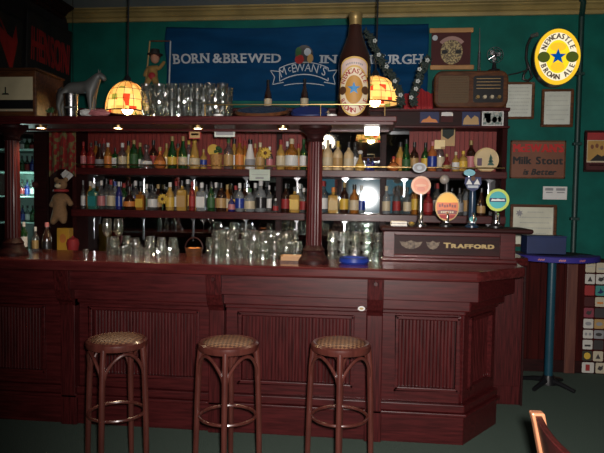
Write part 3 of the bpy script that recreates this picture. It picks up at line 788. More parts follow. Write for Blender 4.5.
# two tiers of mugs on the canopy
gh = (Z_(190, 87, 3.68)-kz1)/2-.001
proto = tumbler_proto('beer_mug', 'clear beer mug in the two-tier stack on the canopy', 'beer mugs stacked on the canopy', gh, .0370, True)
first = True
xs = [X_(152.5+12.3*i, 105, 3.68) for i in range(7)]
for t in range(2):
    for j, y in enumerate((3.58, 3.72)):
        for i, x in enumerate(xs):
            loc = (x, y, kz1+.001+t*(gh+.0005)); rz = (-1.57, 1.57)[j]+random.uniform(-.25, .25)
            if first: proto.location = loc; proto.rotation_euler = (0, 0, rz); first = False
            else: dup(proto, loc, rz)
# upturned tumblers on the counter behind the bar
th = .060
p2 = tumbler_proto('tumbler', 'upturned clear tumbler in the long rows on the counter', 'upturned tumblers on the counter', th, .036, False, False)
first = True
def put(px, y, t):
    global first
    loc = (X_(px, 250, y), y, CT+t*(th+.001))
    if first: p2.location = loc; first = False
    else: dup(p2, loc, random.random()*6)
for j, y in enumerate((3.86, 3.95, 4.04)):
    px = 112+j*3 if j < 2 else 127
    while px < 300:
        if not (179 < px < 209):
            put(px, y, 0)
            if px > 211 or (j == 1 and px > 140) or random.random() < .25: put(px, y, 1)
            if px > 211 and random.random() < .7: put(px, y, 2)
        px += 11.6 if j < 2 else 11.9
    px = 330+j*2
    while px < 379:
        if not (j == 0 and px < 372): put(px, y, 0); 
        if j: put(px, y, 1); put(px, y, 2)
        px += 11.5
# stemmed glasses
def wine(x, y, z, text, grp, hh=.19):
    R = root('wine_glass', (x, y, z), text, 'glass', grp)
    MB().lathe([(0, 0), (.032, .001), (.006, .008), (.0045, hh*.45)], (x, y, z), 16).build('stem', g_clear, R, 40)
    MB().lathe([(.0045, hh*.45), (.025, hh*.52), (.036, hh*.68), (.034, hh*.85), (.029, hh), (.0275, hh), (.033, hh*.84), (.034, hh*.68), (.0, hh*.5)], (x, y, z), 16).build('bowl', g_clear, R, 40)
for px, t in ((106.5, 'tall stemmed glass left of the tumbler rows, left one of two'), (118, 'tall stemmed glass left of the tumbler rows, right one of two')):
    wine(X_(px, 245, 4.05), 4.06, CT, t, 'stemmed glasses on the counter', .24)
# little basket with arched handle among the glasses
bx = X_(194, 252, 3.93); r = root('wicker_basket', (bx, 3.93, CT), 'small brown basket with arched handle among the tumblers', 'basket')
MB().lathe([(0, 0), (.05, 0), (.062, .055), (.058, .055), (.047, .006), (0, .006)], (bx, 3.93, CT), 18).build('body', wood_brown, r, 40)
MB().tube([(bx+.062*math.cos(a), 3.93, CT+.05+.075*math.sin(a)) for a in [PI*i/12 for i in range(13)]], .005, 7).build('handle', wood_dark, r, 40)
for i, (dx, dy) in enumerate(((-.022, 0), (.02, .015), (.005, -.022))):
    tag(MB().ball((bx+dx, 3.93+dy, CT+.034), .026, 12, 8).build('orange', G['amber'] if 0 else orange, None, 40), ('left orange in the small basket', 'right orange in the small basket', 'front orange in the small basket')[i], 'fruit', 'oranges in the basket')
# counter odds and ends
x = X_(354, 262, 3.72); r = root('ashtray', (x, 3.72, CT), 'round blue ashtray on the counter below the mirror glare', 'ashtray')
MB().lathe([(0, 0), (.085, 0), (.096, .012), (.09, .036), (.078, .036), (.07, .014), (0, .014)], (x, 3.72, CT), 30).build('bowl', blue, r, 40)
MB().lathe([(.078, .034), (.092, .034), (.09, .04), (.08, .04), (.078, .034)], (x, 3.72, CT), 30).build('rim', navy, r, 40)
x = X_(292, 258, 3.72); r = root('bar_caddy', (x, 3.72, CT), 'low tan tray on the counter left of the middle column', 'tray')
MB().bb(x-.07, x+.07, 3.66, 3.78, CT, CT+.012).build('base', wood_brown, r)
mb = MB()
for a in ((x-.07, x+.07, 3.66, 3.666), (x-.07, x+.07, 3.774, 3.78), (x-.07, x-.064, 3.66, 3.78), (x+.064, x+.07, 3.66, 3.78)): mb.bb(a[0], a[1], a[2], a[3], CT+.012, CT+.04)
mb.build('rim', wood_pale, r)
x = X_(86, 257, 3.75); r = root('shot_glass', (x, 3.75, CT), 'single small shot glass standing alone on the left counter', 'glass')
MB().lathe(goblet(.045, .02), (x, 3.75, CT), 14).build('bowl', g_clear, r, 30)

# ================================================================== STOOLS
def make_stool():
    R = root('bar_stool', (0, 0, 0), 'x', 'stool', 'bentwood bar stools')
    h = .765; rs = .150
    MB().lathe([(0, h+.020), (rs*.6, h+.015), (rs*.86, h), (rs*.88, h-.008), (0, h-.008)], (0, 0, 0), 40).build('cane_seat', cane, R, 50)
    MB().lathe([(rs*.84, h-.035), (rs, h-.035), (rs*1.03, h-.02), (rs*1.02, h-.004), (rs*.95, h+.005), (rs*.86, h+.002), (rs*.84, h-.035)], (0, 0, 0), 40).build('seat_rim', wood_stool, R, 40)
    for k in range(4):
        a = PI/2*k; c, s = math.cos(a), math.sin(a)
        pts = [(c*q, s*q, z) for q, z in ((.168, 0), (.163, .2), (.157, .45), (.149, .65), (.140, .742))]
        MB().tube(pts, [.0125, .0145, .0155, .016, .016], 10).build('leg', wood_stool, R, 40)
    for k in range(4):
        a0, a1 = PI/2*k, PI/2*(k+1); pts = []
        for i in range(17):
            t = i/16; a = a0+(a1-a0)*t
            zz = .56+.155*math.sin(PI*t)**.55
            q = .150-.012*math.sin(PI*t)
            pts.append((q*math.cos(a), q*math.sin(a), zz))
        # straighten the ends down along the legs
        pts = [(.150*math.cos(a0+.03), .150*math.sin(a0+.03), .50)]+pts[0:]+[(.150*math.cos(a1-.03), .150*math.sin(a1-.03), .50)]
        MB().tube(pts, .0085, 8).build('bent_brace', wood_stool, R, 40)
    MB().tube([(.142*math.cos(2*PI*i/40), .142*math.sin(2*PI*i/40), .385) for i in range(40)], .0085, 8, closed=True).build('foot_ring', wood_stool, R, 40)
    return R
st = make_stool()
stl = [(117, 338, -.065, 'bentwood bar stool with cane seat, leftmost of the three at the bar'),
       (228.5, 341, -1.45, 'bentwood bar stool with cane seat, middle one of the three'),
       (341, 342, -1.56, 'bentwood bar stool with cane seat, rightmost, nearest the angled bar corner')]
for i, (px, py, rz, t) in enumerate(stl):
    p = aZ(px, py, .77); loc = (p.x, p.y, 0)
    if i == 0: st.location = loc; st.rotation_euler = (0, 0, rz); st['label'] = t
    else: dup(st, loc, rz, t)

# ================================================================== BANNER AND THINGS ON THE BACK WALL
def wave(x, z):
    return .008*math.sin(3.1*x+5.5*z)+.006*math.sin(5.3*x-19*z+1)+.027*math.sin(2.2*x+17*(z-2.7)*(1+.16*x))
BYW = WY-.045
def bf(u, v, w): return V((u, BYW+wave(u, v)-w, v))
x0, x1 = X_(166, 60, BYW), X_(428, 60, BYW)
z1a, z1b, z0a, z0b = Z_(166, 27, BYW), Z_(428, 23, BYW), Z_(166, 101, BYW), Z_(428, 101, BYW)
ban = root('wall_banner', ((x0+x1)/2, WY, z0a), 'long wavy blue cloth banner with white serif lettering on the wall', 'banner')
mb = MB(); nx, nz = 110, 36; vs = []; fs = []
for i in range(nx+1):
    for j in range(nz+1):
        s, t = i/nx, j/nz; x = x0+(x1-x0)*s
        zt_, zb_ = z1a+(z1b-z1a)*s-.03*math.sin(PI*s)*.6, z0a+(z0b-z0a)*s
        vs.append(bf(x, zb_+(zt_-zb_)*t, 0))
for i in range(nx):
    for j in range(nz):
        a = i*(nz+1)+j; fs.append((a, a+nz+1, a+nz+2, a+1))
cl = mb.add(vs, fs).build('cloth', banner_m, ban, 60)
cl.modifiers.new('thickness', 'SOLIDIFY').thickness = .003
mb = MB()
for text, pa, pb, pm in (('BORN', 174, 210, 192), ('&', 214, 223, 218), ('BREWED', 225, 281, 253), ('IN', 321, 336, 328), ('EDINBURGH', 341, 422, 382)):
    ua, ub = X_(pa, 60, BYW), X_(pb, 60, BYW); va = Z_(pm, 63.6, BYW)
    word(mb, text, ua, va, ub-ua, Z_(pm, 54.6, BYW)-va, bf, .009, serif=True, bold=.0025)
mb.build('lettering', pale_grey, ban)
# ribbon emblem under a plain round crest
cu, cv = X_(304, 72, BYW), Z_(304, 73, BYW); k = 5.4/590
em = MB()
def line(pts, wd, mb=em):
    for (a, b), (c, d) in zip(pts, pts[1:]):
        q = math.hypot(c-a, d-b); nx_, ny_ = -(d-b)/q*wd/2, (c-a)/q*wd/2
        mb.add([bf(a+nx_, b+ny_, .009), bf(c+nx_, d+ny_, .009), bf(c-nx_, d-ny_, .009), bf(a-nx_, b-ny_, .009)], [(0, 1, 2, 3)])
arc = lambda r0, dy, a=24: [(cu+x*k, cv+(dy+r0*(1-(x/a)**2))*k) for x in range(-a, a+1, 3)]
line(arc(6, 4), .008); line(arc(6, -8), .008)
for s in (-1, 1):
    line([(cu+s*24*k, cv+4*k), (cu+s*24*k, cv-8*k)], .007)
    line([(cu+s*24*k, cv+1*k), (cu+s*33*k, cv+2*k), (cu+s*29*k, cv-4*k), (cu+s*31*k, cv-11*k), (cu+s*20*k, cv-9*k)], .007)
line([(cu+x*k, cv+(-12+2*(1-(x/20)**2))*k) for x in range(-20, 21, 4)], .006)
for i, ch in enumerate("McEWAN'S"):
    xx = (-19.5, -13.5, -9, -3.5, 4, 10.5, 15, 19)[i]; sm = .6 if ch == 'c' else 1
    hgt = 8*k*sm; yy = cv+(-5.2+6*(1-(xx/24)**2)+(2 if ch == 'c' else 0))*k
    vs_, fs_ = glyph(ch); a0, b0 = min(p[0] for p in vs_), max(p[0] for p in vs_); sc = 8*k/.69*(.75 if ch == 'c' else 1)
    ang = -math.atan(2*6*xx/24**2)
    em.add([bf(cu+xx*k+((p[0]-(a0+b0)/2)*math.cos(ang)-p[1]*math.sin(ang))*sc*.82, yy+((p[0]-(a0+b0)/2)*math.sin(ang)+p[1]*math.cos(ang))*sc, .009) for p in vs_], fs_)
em.build('ribbon_emblem', pale_grey, ban)
cr0 = MB().fan(oval(cu-.003, cv+18*k, 9*k, 10*k, 24), (cu-.003, cv+18*k), bf, .009).build('crest', pbr('crest_ground', (.05, .05, .05), .6), ban)
MB().fan(oval(cu-4.5*k, cv+13*k, 4.5*k, 5*k, 16), (cu-4.5*k, cv+13*k), bf, .012).build('patch', crim, cr0)
MB().fan(oval(cu-6*k, cv+21*k, 3*k, 5*k, 16), (cu-6*k, cv+21*k), bf, .012).build('patch', leaf, cr0)
MB().fan(oval(cu+3*k, cv+21*k, 3.5*k, 4*k, 16), (cu+3*k, cv+21*k), bf, .012).build('patch', pale_grey, cr0)
MB().fan(oval(cu+6*k, cv+14*k, 3*k, 5*k, 16), (cu+6*k, cv+14*k), bf, .012).build('patch', LBL['tn'], cr0)

def framed(name, pa, ya, pb, yb, lab, cat, frame_m, paper_m, fw=.022, marks=None, Y=WY):
    xa, xb = X_(pa, (ya+yb)/2, Y-.02), X_(pb, (ya+yb)/2, Y-.02)
    zt, zb = Z_((pa+pb)/2, ya, Y-.02), Z_((pa+pb)/2, yb, Y-.02)
    r = root(name, ((xa+xb)/2, Y, zb), lab, cat)
    mb = MB()
    for q in ((xa, xb, zb, zb+fw), (xa, xb, zt-fw, zt), (xa, xa+fw, zb+fw, zt-fw), (xb-fw, xb, zb+fw, zt-fw)): mb.bb(q[0], q[1], Y-.028, Y-.001, q[2], q[3])
    mb.build('frame', frame_m, r, bevel=.003)
    MB().bb(xa+fw*.7, xb-fw*.7, Y-.014, Y-.004, zb+fw*.7, zt-fw*.7).build('sheet', paper_m, r)
    if marks: marks(r, xa+fw, xb-fw, zb+fw, zt-fw, lambda u, v, w: V((u, Y-.0145-w, v)))
    return r
def scribble(rows, mat, m=.12, hgt=.012):
    def g(r, xa, xb, zb, zt, f):
        mb = MB(); rnd = random.Random(len(rows)*3+rows[0])
        for i, wd in enumerate(rows):
            v = zt-(zt-zb)*(i+1)/(len(rows)+1); c = (xa+xb)/2; u = c-(xb-xa)*wd/200
            while u < c+(xb-xa)*wd/200:
                q = rnd.uniform(.006, .018); mb.add([f(u, v, .001), f(u+q, v, .001), f(u+q, v+hgt, .001), f(u, v+hgt, .001)], [(0, 1, 2, 3)]); u += q+.006
        mb.build('printed_lines', mat, r)
    return g
lgrey = pbr('faint_print', (.36, .38, .36), .6)
framed('framed_certificate', 504, 82, 534, 119, 'framed pale certificate on the green wall right of the old radio', 'certificate', wood_brown, paper, .020, scribble([70, 80, 78, 82, 76, 80, 72, 60], lgrey, hgt=.006))
framed('framed_certificate', 541.5, 89, 573, 127, 'framed pale certificate hanging under the lit oval sign', 'certificate', wood_brown, paper, .022, scribble([60, 80, 82, 76, 80, 50], lgrey, hgt=.006))
def cert(r, xa, xb, zb, zt, f):
    scribble([40, 86, 80, 84, 60, 30], lgrey, hgt=.007)(r, xa+.03, xb, zb, zt, f)
    MB().plate(star(xa+.055, zt-.055, .034, .018, 7), f, .0015).build('seal', grey, r)
framed('framed_diploma', 510, 204.5, 556, 247, 'cream framed diploma with seal partly behind the bar and blue table', 'certificate', wood_brown, pbr('diploma_paper', (.60, .60, .48), .6), .024, cert)
def poster(r, xa, xb, zb, zt, f):
    w, h = xb-xa, zt-zb
    MB().plate(rect(xa, zt-h*.2, xb, zt), f, .001).build('red_band', crim, r)
    MB().plate(rect(xa+.01, zb+h*.24, xb-.01, zt-h*.22), f, .001).build('picture_ground', pbr('ochre_print', (.42, .24, .06), .6), r)
    MB().plate([(xa+w*.1, zb+h*.24), (xa+w*.3, zb+h*.42), (xa+w*.42, zb+h*.36), (xa+w*.6, zb+h*.44), (xa+w*.9, zb+h*.24)], f, .002).build('dark_shape', black_m, r)
    MB().plate(rect(xa, zb, xb, zb+h*.2), f, .001).build('lower_band', darkred, r)
    scribble([80], cream)(r, xa, xb, zb-.0*h, zb+h*.22, f)
    mb = MB(); 
    for i in range(6): mb.plate(oval(xa+w*(.15+.13*i), zb+h*.62+.01*math.sin(i*2), .014, .02, 10), f, .0018)
    mb.build('flourish', rust, r)
framed('framed_poster', 584.5, 130.5, 626, 172, 'small red framed picture with ochre middle at the right edge', 'picture', wood_dark, pbr('poster_cream', (.5, .42, .28), .6), .018, poster)
# wooden advertising board
Y = WY-.03; xa, xb, za, zb_ = X_(510.5, 160, Y), X_(565.5, 160, Y), Z_(538, 178.5, Y), Z_(538, 140.5, Y)
r = root('painted_wooden_sign', ((xa+xb)/2, WY, za), 'rusty red brown painted wooden sign in three lines on the green wall', 'sign')
MB().bb(xa, xb, Y, WY-.002, za, zb_).build('board', rust, r, bevel=.003)
mb = MB(); e = .01
for q in ((xa, xb, za, za+e), (xa, xb, zb_-e, zb_), (xa, xa+e, za, zb_), (xb-e, xb, za, zb_)): mb.bb(q[0], q[1], Y-.004, Y, q[2], q[3])
mb.build('edge_strip', wood_brown, r)
f = lambda u, v, w: V((u, Y-w, v)); w_ = xb-xa; h_ = zb_-za
mb = MB(); word(mb, "McEWAN'S", xa+.05*w_, za+.70*h_, .9*w_, .2*h_, f, .002, serif=True, bold=.005); mb.build('top_line', pbr('red_paint', (.46, .008, .006), .6), r)
mb = MB(); word(mb, 'Milk Stout', xa+.05*w_, za+.38*h_, .9*w_, .19*h_, f, .002, bold=.004); mb.build('middle_line', black_m, r)
mb = MB(); word(mb, 'is Better', xa+.24*w_, za+.10*h_, .58*w_, .15*h_, f, .002, slant=.25, bold=.004); mb.build('bottom_line', black_m, r)
# small white notice
Y = WY-.006; xa, xb, za, zb_ = X_(543, 193, Y), X_(567, 193, Y), Z_(555, 199.5, Y), Z_(555, 186.5, Y)
r = root('small_notice', ((xa+xb)/2, WY, za), 'small white two-column notice below the rusty wooden sign', 'notice')
MB().bb(xa, xb, Y, WY-.001, za, zb_).build('card', white, r)
mb = MB(); f = lambda u, v, w: V((u, Y-w, v)); w_, h_ = xb-xa, zb_-za
for a, b, c, d in ((.08, .68, .42, .88), (.54, .68, .92, .88), (.12, .5, .4, .58), (.58, .5, .9, .58)): mb.plate(rect(xa+a*w_, za+b*h_, xa+c*w_, za+d*h_), f, .001)
mb.build('print', grey, r)
# pipe on the wall
x = X_(577.5, 130, WY-.03)
r = root('wall_pipe', (x, WY-.03, dz+.03), 'dark green vertical pipe running up the wall past the oval sign', 'pipe')
MB().tube([(x, WY-.032, dz+.03), (x, WY-.032, mz0-.03), (x-.01, WY-.07, mz0+.0), (x-.03, WY-.15, mz0+.06), (x-.05, WY-.16, CZ-.02)], .024, 12).build('pipe_run', green_d, r, 50)
for z in (1.35, 2.0, 2.6): MB().bb(x-.035, x+.035, WY-.06, WY-.001, z, z+.025).build('clip', green_d, r, bevel=.004)

# ------------------------------------------------ lit oval sign
SYF = WY-.16; cx, cz = X_(557.3, 57, SYF), Z_(557.3, 57, SYF); k = SYF/590/math.cos(0)*1.0
k = (X_(567, 57, SYF)-X_(547, 57, SYF))/20
sg = root('illuminated_oval_sign', (cx, WY, cz-.28), 'glowing yellow oval beer sign with blue star high on the wall', 'sign')
f = lambda u, v, w: V((cx+u*k, SYF-w, cz+v*k))
MB().plate(oval(0, 0, 23.5, 29.5, 48), lambda u, v, w: f(u, v, -w), .10).build('casing', black, sg, 40)
MB().plate(oval(0, 0, 22.6, 28.6, 48), f, .012).build('outer_face', e_yel, sg)
MB().plate(oval(0, 0, 19.0, 24.6, 48), lambda u, v, w: f(u, v, w+.012), .002).build('lettering_ring', e_crm, sg)
MB().plate(oval(0, 0, 12.2, 17.0, 48), lambda u, v, w: f(u, v, w+.014), .002).build('inner_face', e_yel2, sg)
MB().plate(oval(0, 10, 8, 4.5, 20), lambda u, v, w: f(u, v, w+.016), .001).build('ornament', e_yel, sg)
MB().plate(oval(0, -10.5, 7, 4.5, 20), lambda u, v, w: f(u, v, w+.016), .001).build('ornament', e_yel, sg)
MB().plate(star(0, 0, 9.4, 4.1), lambda u, v, w: f(u, v, w+.016), .002).build('star_edge', e_yel, sg)
MB().plate(star(0, 0, 8.2, 3.4), lambda u, v, w: f(u, v, w+.018), .002).build('star', e_blue, sg)
for s in (-1, 1): MB().plate(oval(s*14.2, -.5, 6.3, 5.6, 20), lambda u, v, w: f(u, v, w+.018), .002).build('medallion', e_grn, sg)
mb = MB(); arc_word(mb, 'NEWCASTLE', 0, 0, 15.7, 20.9, PI/2, PI*.70, 5.4, f, .020, True, .82, .38)
mb.build('upper_lettering', e_dk, sg)
mb = MB(); arc_word(mb, 'BROWN ALE', 0, 0, 15.7, 20.9, -PI/2, PI*.70, 5.4, f, .020, False, .82, .38)
mb.build('lower_lettering', e_dk, sg)
MB().cyl((cx, WY-.002, cz+.1), (cx, SYF+.08, cz+.1), .02).build('wall_mount', black, sg, 40)
bl = bpy.data.lights.new('sign_glow', 'AREA'); bo = bpy.data.objects.new('sign_glow', bl); COL.objects.link(bo)
bl.shape = 'ELLIPSE'; bl.size = .38; bl.size_y = .48; bl.energy = .9; bl.color = (1, .75, .2); bo.location = (cx, SYF-.03, cz); bo.rotation_euler = (PI/2, 0, 0)
# black bracket arm with cable loops beside it
r = root('cable_loop', (X_(527, 75, WY), WY, Z_(527, 80, WY)), 'loop of black cable hanging left of the glowing oval sign', 'cable')
def wl(*pts): return [V((X_(a, b, WY-.05), WY-.05, Z_(a, b, WY-.05))) for a, b in pts]
MB().tube(wl((532, 37), (530, 39), (527, 46), (526, 58), (528, 68), (524, 74), (523, 79), (528, 81), (532, 77), (530, 70), (527, 62)), .012, 8).build('loop', black, r, 60)
MB().tube(wl((527, 70), (518, 73), (508, 75)), .006, 6).build('tail', black, r, 60)
p = wl((532, 36))[0]; MB().cyl(p, p+V((.03, -.05, .0)), .018).build('plug', pewter, r, 40)

# ================================================================== ON TOP OF THE BACK BAR
# old wooden radio
RY = 5.14; xa, xb = X_(434, 90, RY), X_(508.5, 90, RY); zt = Z_(470, 70.5, RY); zb_ = cor1
r = root('vintage_radio', ((xa+xb)/2, RY+.1, zb_), 'old rounded wooden radio with cloth grille standing on the back bar', 'radio')
w_, h_ = xb-xa, zt-zb_; rr = .07
def rrect(u0, v0, u1, v1, q, n=6):
    P = []
    for cx_, cy_, a in ((u1-q, v1-q, 0), (u0+q, v1-q, PI/2), (u0+q, v0+q, PI), (u1-q, v0+q, 3*PI/2)):
        P += [(cx_+q*math.cos(a+PI/2*i/n), cy_+q*math.sin(a+PI/2*i/n)) for i in range(n+1)]
    return P
f = lambda u, v, w: V((u, RY+.2-w, v))
MB().plate(rrect(xa, zb_+.006, xb, zt, rr), f, .2).build('cabinet', wood_brown, r, 40, bevel=.012)
f = lambda u, v, w: V((u, RY-w, v))
MB().plate(rrect(xa+.06*w_, zb_+.15*h_, xa+.47*w_, zt-.14*h_, .02), f, .004).build('speaker_grille', pbr('grille_cloth', (.14, .095, .055), .9, bump=.6, scale=300), r)
mb = MB()
for i in range(1, 12): mb.plate(rect(xa+.07*w_, zb_+(.16+.065*i)*h_, xa+.46*w_, zb_+(.168+.065*i)*h_), f, .006)
mb.build('grille_bars', wood_brown, r)
MB().plate(rrect(xa+.53*w_, zb_+.16*h_, xa+.93*w_, zt-.14*h_, .02), f, .004).build('dial_panel', black, r)
mb = MB()
for i in range(4): mb.plate(rect(xa+.57*w_, zb_+(.52+.085*i)*h_, xa+.89*w_, zb_+(.535+.085*i)*h_), f, .006)
mb.build('dial_scale', LBL['tn'], r)
for i in range(4):
    c = V((xa+(.59+.095*i)*w_, RY-.004, zb_+.3*h_)); MB().cyl(c, c+V((0, -.022, 0)), .017, .014).build('knob', brass if i % 3 == 0 else cream, r, 40)
for s in (.15, .85): MB().bb(xa+s*w_-.03, xa+s*w_+.03, RY+.03, RY+.17, zb_, zb_+.008).build('foot', black, r)
# hanging pennant with round crest
PY = WY-.05; xa, xb = X_(430, 48, PY), X_(472, 48, PY); zt, zb_ = Z_(450, 30.5, PY), Z_(450, 67.5, PY)
r = root('hanging_pennant', ((xa+xb)/2, WY, zb_), 'dark pennant between two wooden rods with golden crest, above the radio', 'pennant')
MB().bb(xa+.012, xb-.012, PY-.002, PY+.003, zb_, zt).build('cloth', darkred, r)
for z, dx in ((zt, 0), (zb_, .012)): MB().bb(xa-.008+dx, xb+.008+dx, PY-.014, PY+.014, z-.020, z+.020).build('rod', wood_pale, r, bevel=.006)
f = lambda u, v, w: V((u, PY-.002-w, v)); cx_, cz_ = X_(451.5, 53, PY), Z_(451.5, 52, PY); kk = PY/590*1.0
mb = MB().plate(oval(cx_, cz_, 10.5*kk, 12*kk, 32), f, .002)
cr_ = mb.build('crest', pbr('crest_gold', (.40, .31, .14), .6, c2=(.10, .07, .04), scale=70, lo=.42, hi=.55), r)
MB().plate([(cx_+q*math.cos(a), cz_+q*math.sin(a)) for q, a in [(11.5*kk, PI*(.22+.56*i/8)) for i in range(9)]+[(15*kk, PI*(.78-.56*i/8)) for i in range(9)]], f, .003).build('scroll', pbr('scroll_pink', (.34, .20, .17), .6), cr_)
for s in (-1, 1): MB().plate(oval(cx_+s*6.5*kk, cz_, 3*kk, 2*kk, 14), lambda u, v, w: f(u, v, w+.002), .001).build('dark_mark', black_m, cr_)
MB().plate(oval(X_(435, 38, PY), Z_(435, 38, PY), 2.6*kk, 2.6*kk, 16), f, .004).build('badge', pale_grey, r)
# metal rod and small desk fan
x = X_(479.5, 60, 5.16); top_r = Z_(474, 70.5, RY)
r = root('metal_wand', (x, 5.17, top_r), 'thin silver rod standing upright on the radio', 'rod')
MB().cyl((x, 5.17, top_r), (x, 5.17, Z_(479, 52, 5.17)), .011).build('handle', chrome, r, 40)
MB().cyl((x, 5.17, Z_(479, 52, 5.17)), (x-.003, 5.17, Z_(479, 28, 5.17)), .006, .003).build('shaft', pewter, r, 40)
x = X_(495, 55, 5.2); c = V((x, 5.19, Z_(495, 55, 5.19)))
r = root('small_desk_fan', (x, 5.2, top_r), 'tiny round desk fan standing on the radio', 'fan')
MB().lathe([(0, 0), (.055, 0), (.05, .02), (.02, .03), (.01, c.z-top_r-.05), (0, c.z-top_r-.05)], (x, 5.215, top_r), 18).build('stand', black, r, 40)
cage = MB()
for q in (.066, .045, .022): cage.tube([c+V((q*math.cos(2*PI*i/24), -.02*(1-q/.066), q*math.sin(2*PI*i/24))) for i in range(24)], .0028, 6, True)
for i in range(10): a = 2*PI*i/10; cage.tube([c+V((.01*math.cos(a), -.02, .01*math.sin(a))), c+V((.066*math.cos(a), 0, .066*math.sin(a)))], .0018, 5)
cage.build('cage', chrome, r, 50)
for i in range(3):
    a = 2*PI*i/3+.3; R_ = M.Rotation(-a, 3, 'Y')
    MB().ball(c+R_ @ V((.03, .008, 0)), (.026, .003, .016), 10, 6, R_).build('blade', grey, r, 60)
MB().cyl(c+V((0, -.012, 0)), c+V((0, .03, 0)), .014).build('motor', black, r, 40)
# pictures on the front of the cornice
f = flat(0, SY0+.02, 0)
def card(name, pa, ya, pb, yb, lab, mat, marks, Y=SY0+.018, tilt=0, cat='card'):
    xa, xb, zt, zb = X_(pa, (ya+yb)/2, Y), X_(pb, (ya+yb)/2, Y), Z_((pa+pb)/2, ya, Y), Z_((pa+pb)/2, yb, Y)
    r = root(name, ((xa+xb)/2, Y, zb), lab, cat); cxx, czz = (xa+xb)/2, (zt+zb)/2
    def g(u, v, w):
        a, b = u-cxx, v-czz
        return V((cxx+a*math.cos(tilt)-b*math.sin(tilt), Y-w, czz+a*math.sin(tilt)+b*math.cos(tilt)))
    MB().plate(rect(xa, zb, xb, zt), g, .003).build('sheet', mat, r)
    for (nm, poly, mt) in marks: MB().plate([(xa+p[0]*(xb-xa), zb+p[1]*(zt-zb)) for p in poly], lambda u, v, w: g(u, v, w+.003), .001).build(nm, mt, r)
    return r
card('picture_card', 462, 112, 480, 126, 'blue and tan landscape card on the cornice left of the white one', navy, [('cloud', [(.05, .1), (.95, .1), (.9, .6), (.7, .75), (.5, .5), (.3, .8), (.1, .5)], LBL['tn'])])
card('name_plate', 482, 111, 503.5, 126, 'white framed plate with dark print on the cornice right end', white, [('dark_field', rect(.05, .07, .95, .92), pbr('plate_green', (.10, .15, .14), .6, c2=(.35, .36, .33), scale=55, lo=.45, hi=.55)), ('mark', rect(.1, .5, .4, .85), navy), ('mark', oval(.3, .4, .12, .2, 14), cream), ('mark', oval(.58, .42, .12, .2, 14), cream), ('mark', oval(.82, .45, .08, .2, 14), cream)])
card('picture_card', 420, 112, 439, 123, 'dark card with orange mound, on the cornice left end', navy, [('mound', [(.05, .05), (.95, .05), (.85, .3), (.6, .4), (.5, .65), (.35, .4), (.15, .3)], orange)])
card('party_hat', 441, 112, 453, 122, 'white topped dark red card on the cornice, second from left', darkred, [('white_top', [(0, .6), (1, .6), (.95, .95), (.5, 1), (.05, .95)], white)])
# cards and notices pinned on the shelves
card('hanging_notice', 189, 126.5, 201, 139, 'small red bordered notice above the golden bottle, upper shelf', crim, [('field', rect(.08, .08, .92, .92), LBL['tn']), ('mark', rect(.2, .6, .8, .75), crim), ('mark', rect(.2, .3, .8, .45), crim)], Y=3.905, cat='notice')
card('hanging_notice', 214.5, 129.5, 235, 137, 'white printed notice hanging above the planter basket', paper, [('mark', rect(.08, .25, .92, .75), grey)], Y=3.905, cat='notice')
card('pinned_notice', 249.5, 169.5, 270, 180.5, 'pale green notice stuck on the upper shelf edge', pbr('pale_green_paper', (.50, .58, .50), .6), [('mark', rect(.3, .15, .7, .3), grey), ('mark', rect(.1, .5, .9, .56), lgrey)], Y=SY0-.004, cat='notice')
card('pinned_notice', 62.5, 170, 71.5, 180, 'tilted white square card at the left end of the shelves', white, [('mark', rect(.2, .4, .8, .5), lgrey)], Y=SY0-.06, tilt=.75, cat='notice')
card('postcard', 441, 124, 455, 146, 'tan postcard with dark top hanging behind the beer taps', LBL['tn'], [('dark_top', [(.1, .45), (.5, .3), (.9, .5), (.95, .95), (.1, .95)], leaf_d)], Y=5.2)
card('postcard', 434.5, 140, 445, 149, 'small bright cream card left of the tan postcard', pbr('bright_cream', (.85, .68, .36), .6), [('mark', rect(.6, .0, 1, .25), LBL['tn'])], Y=5.19)

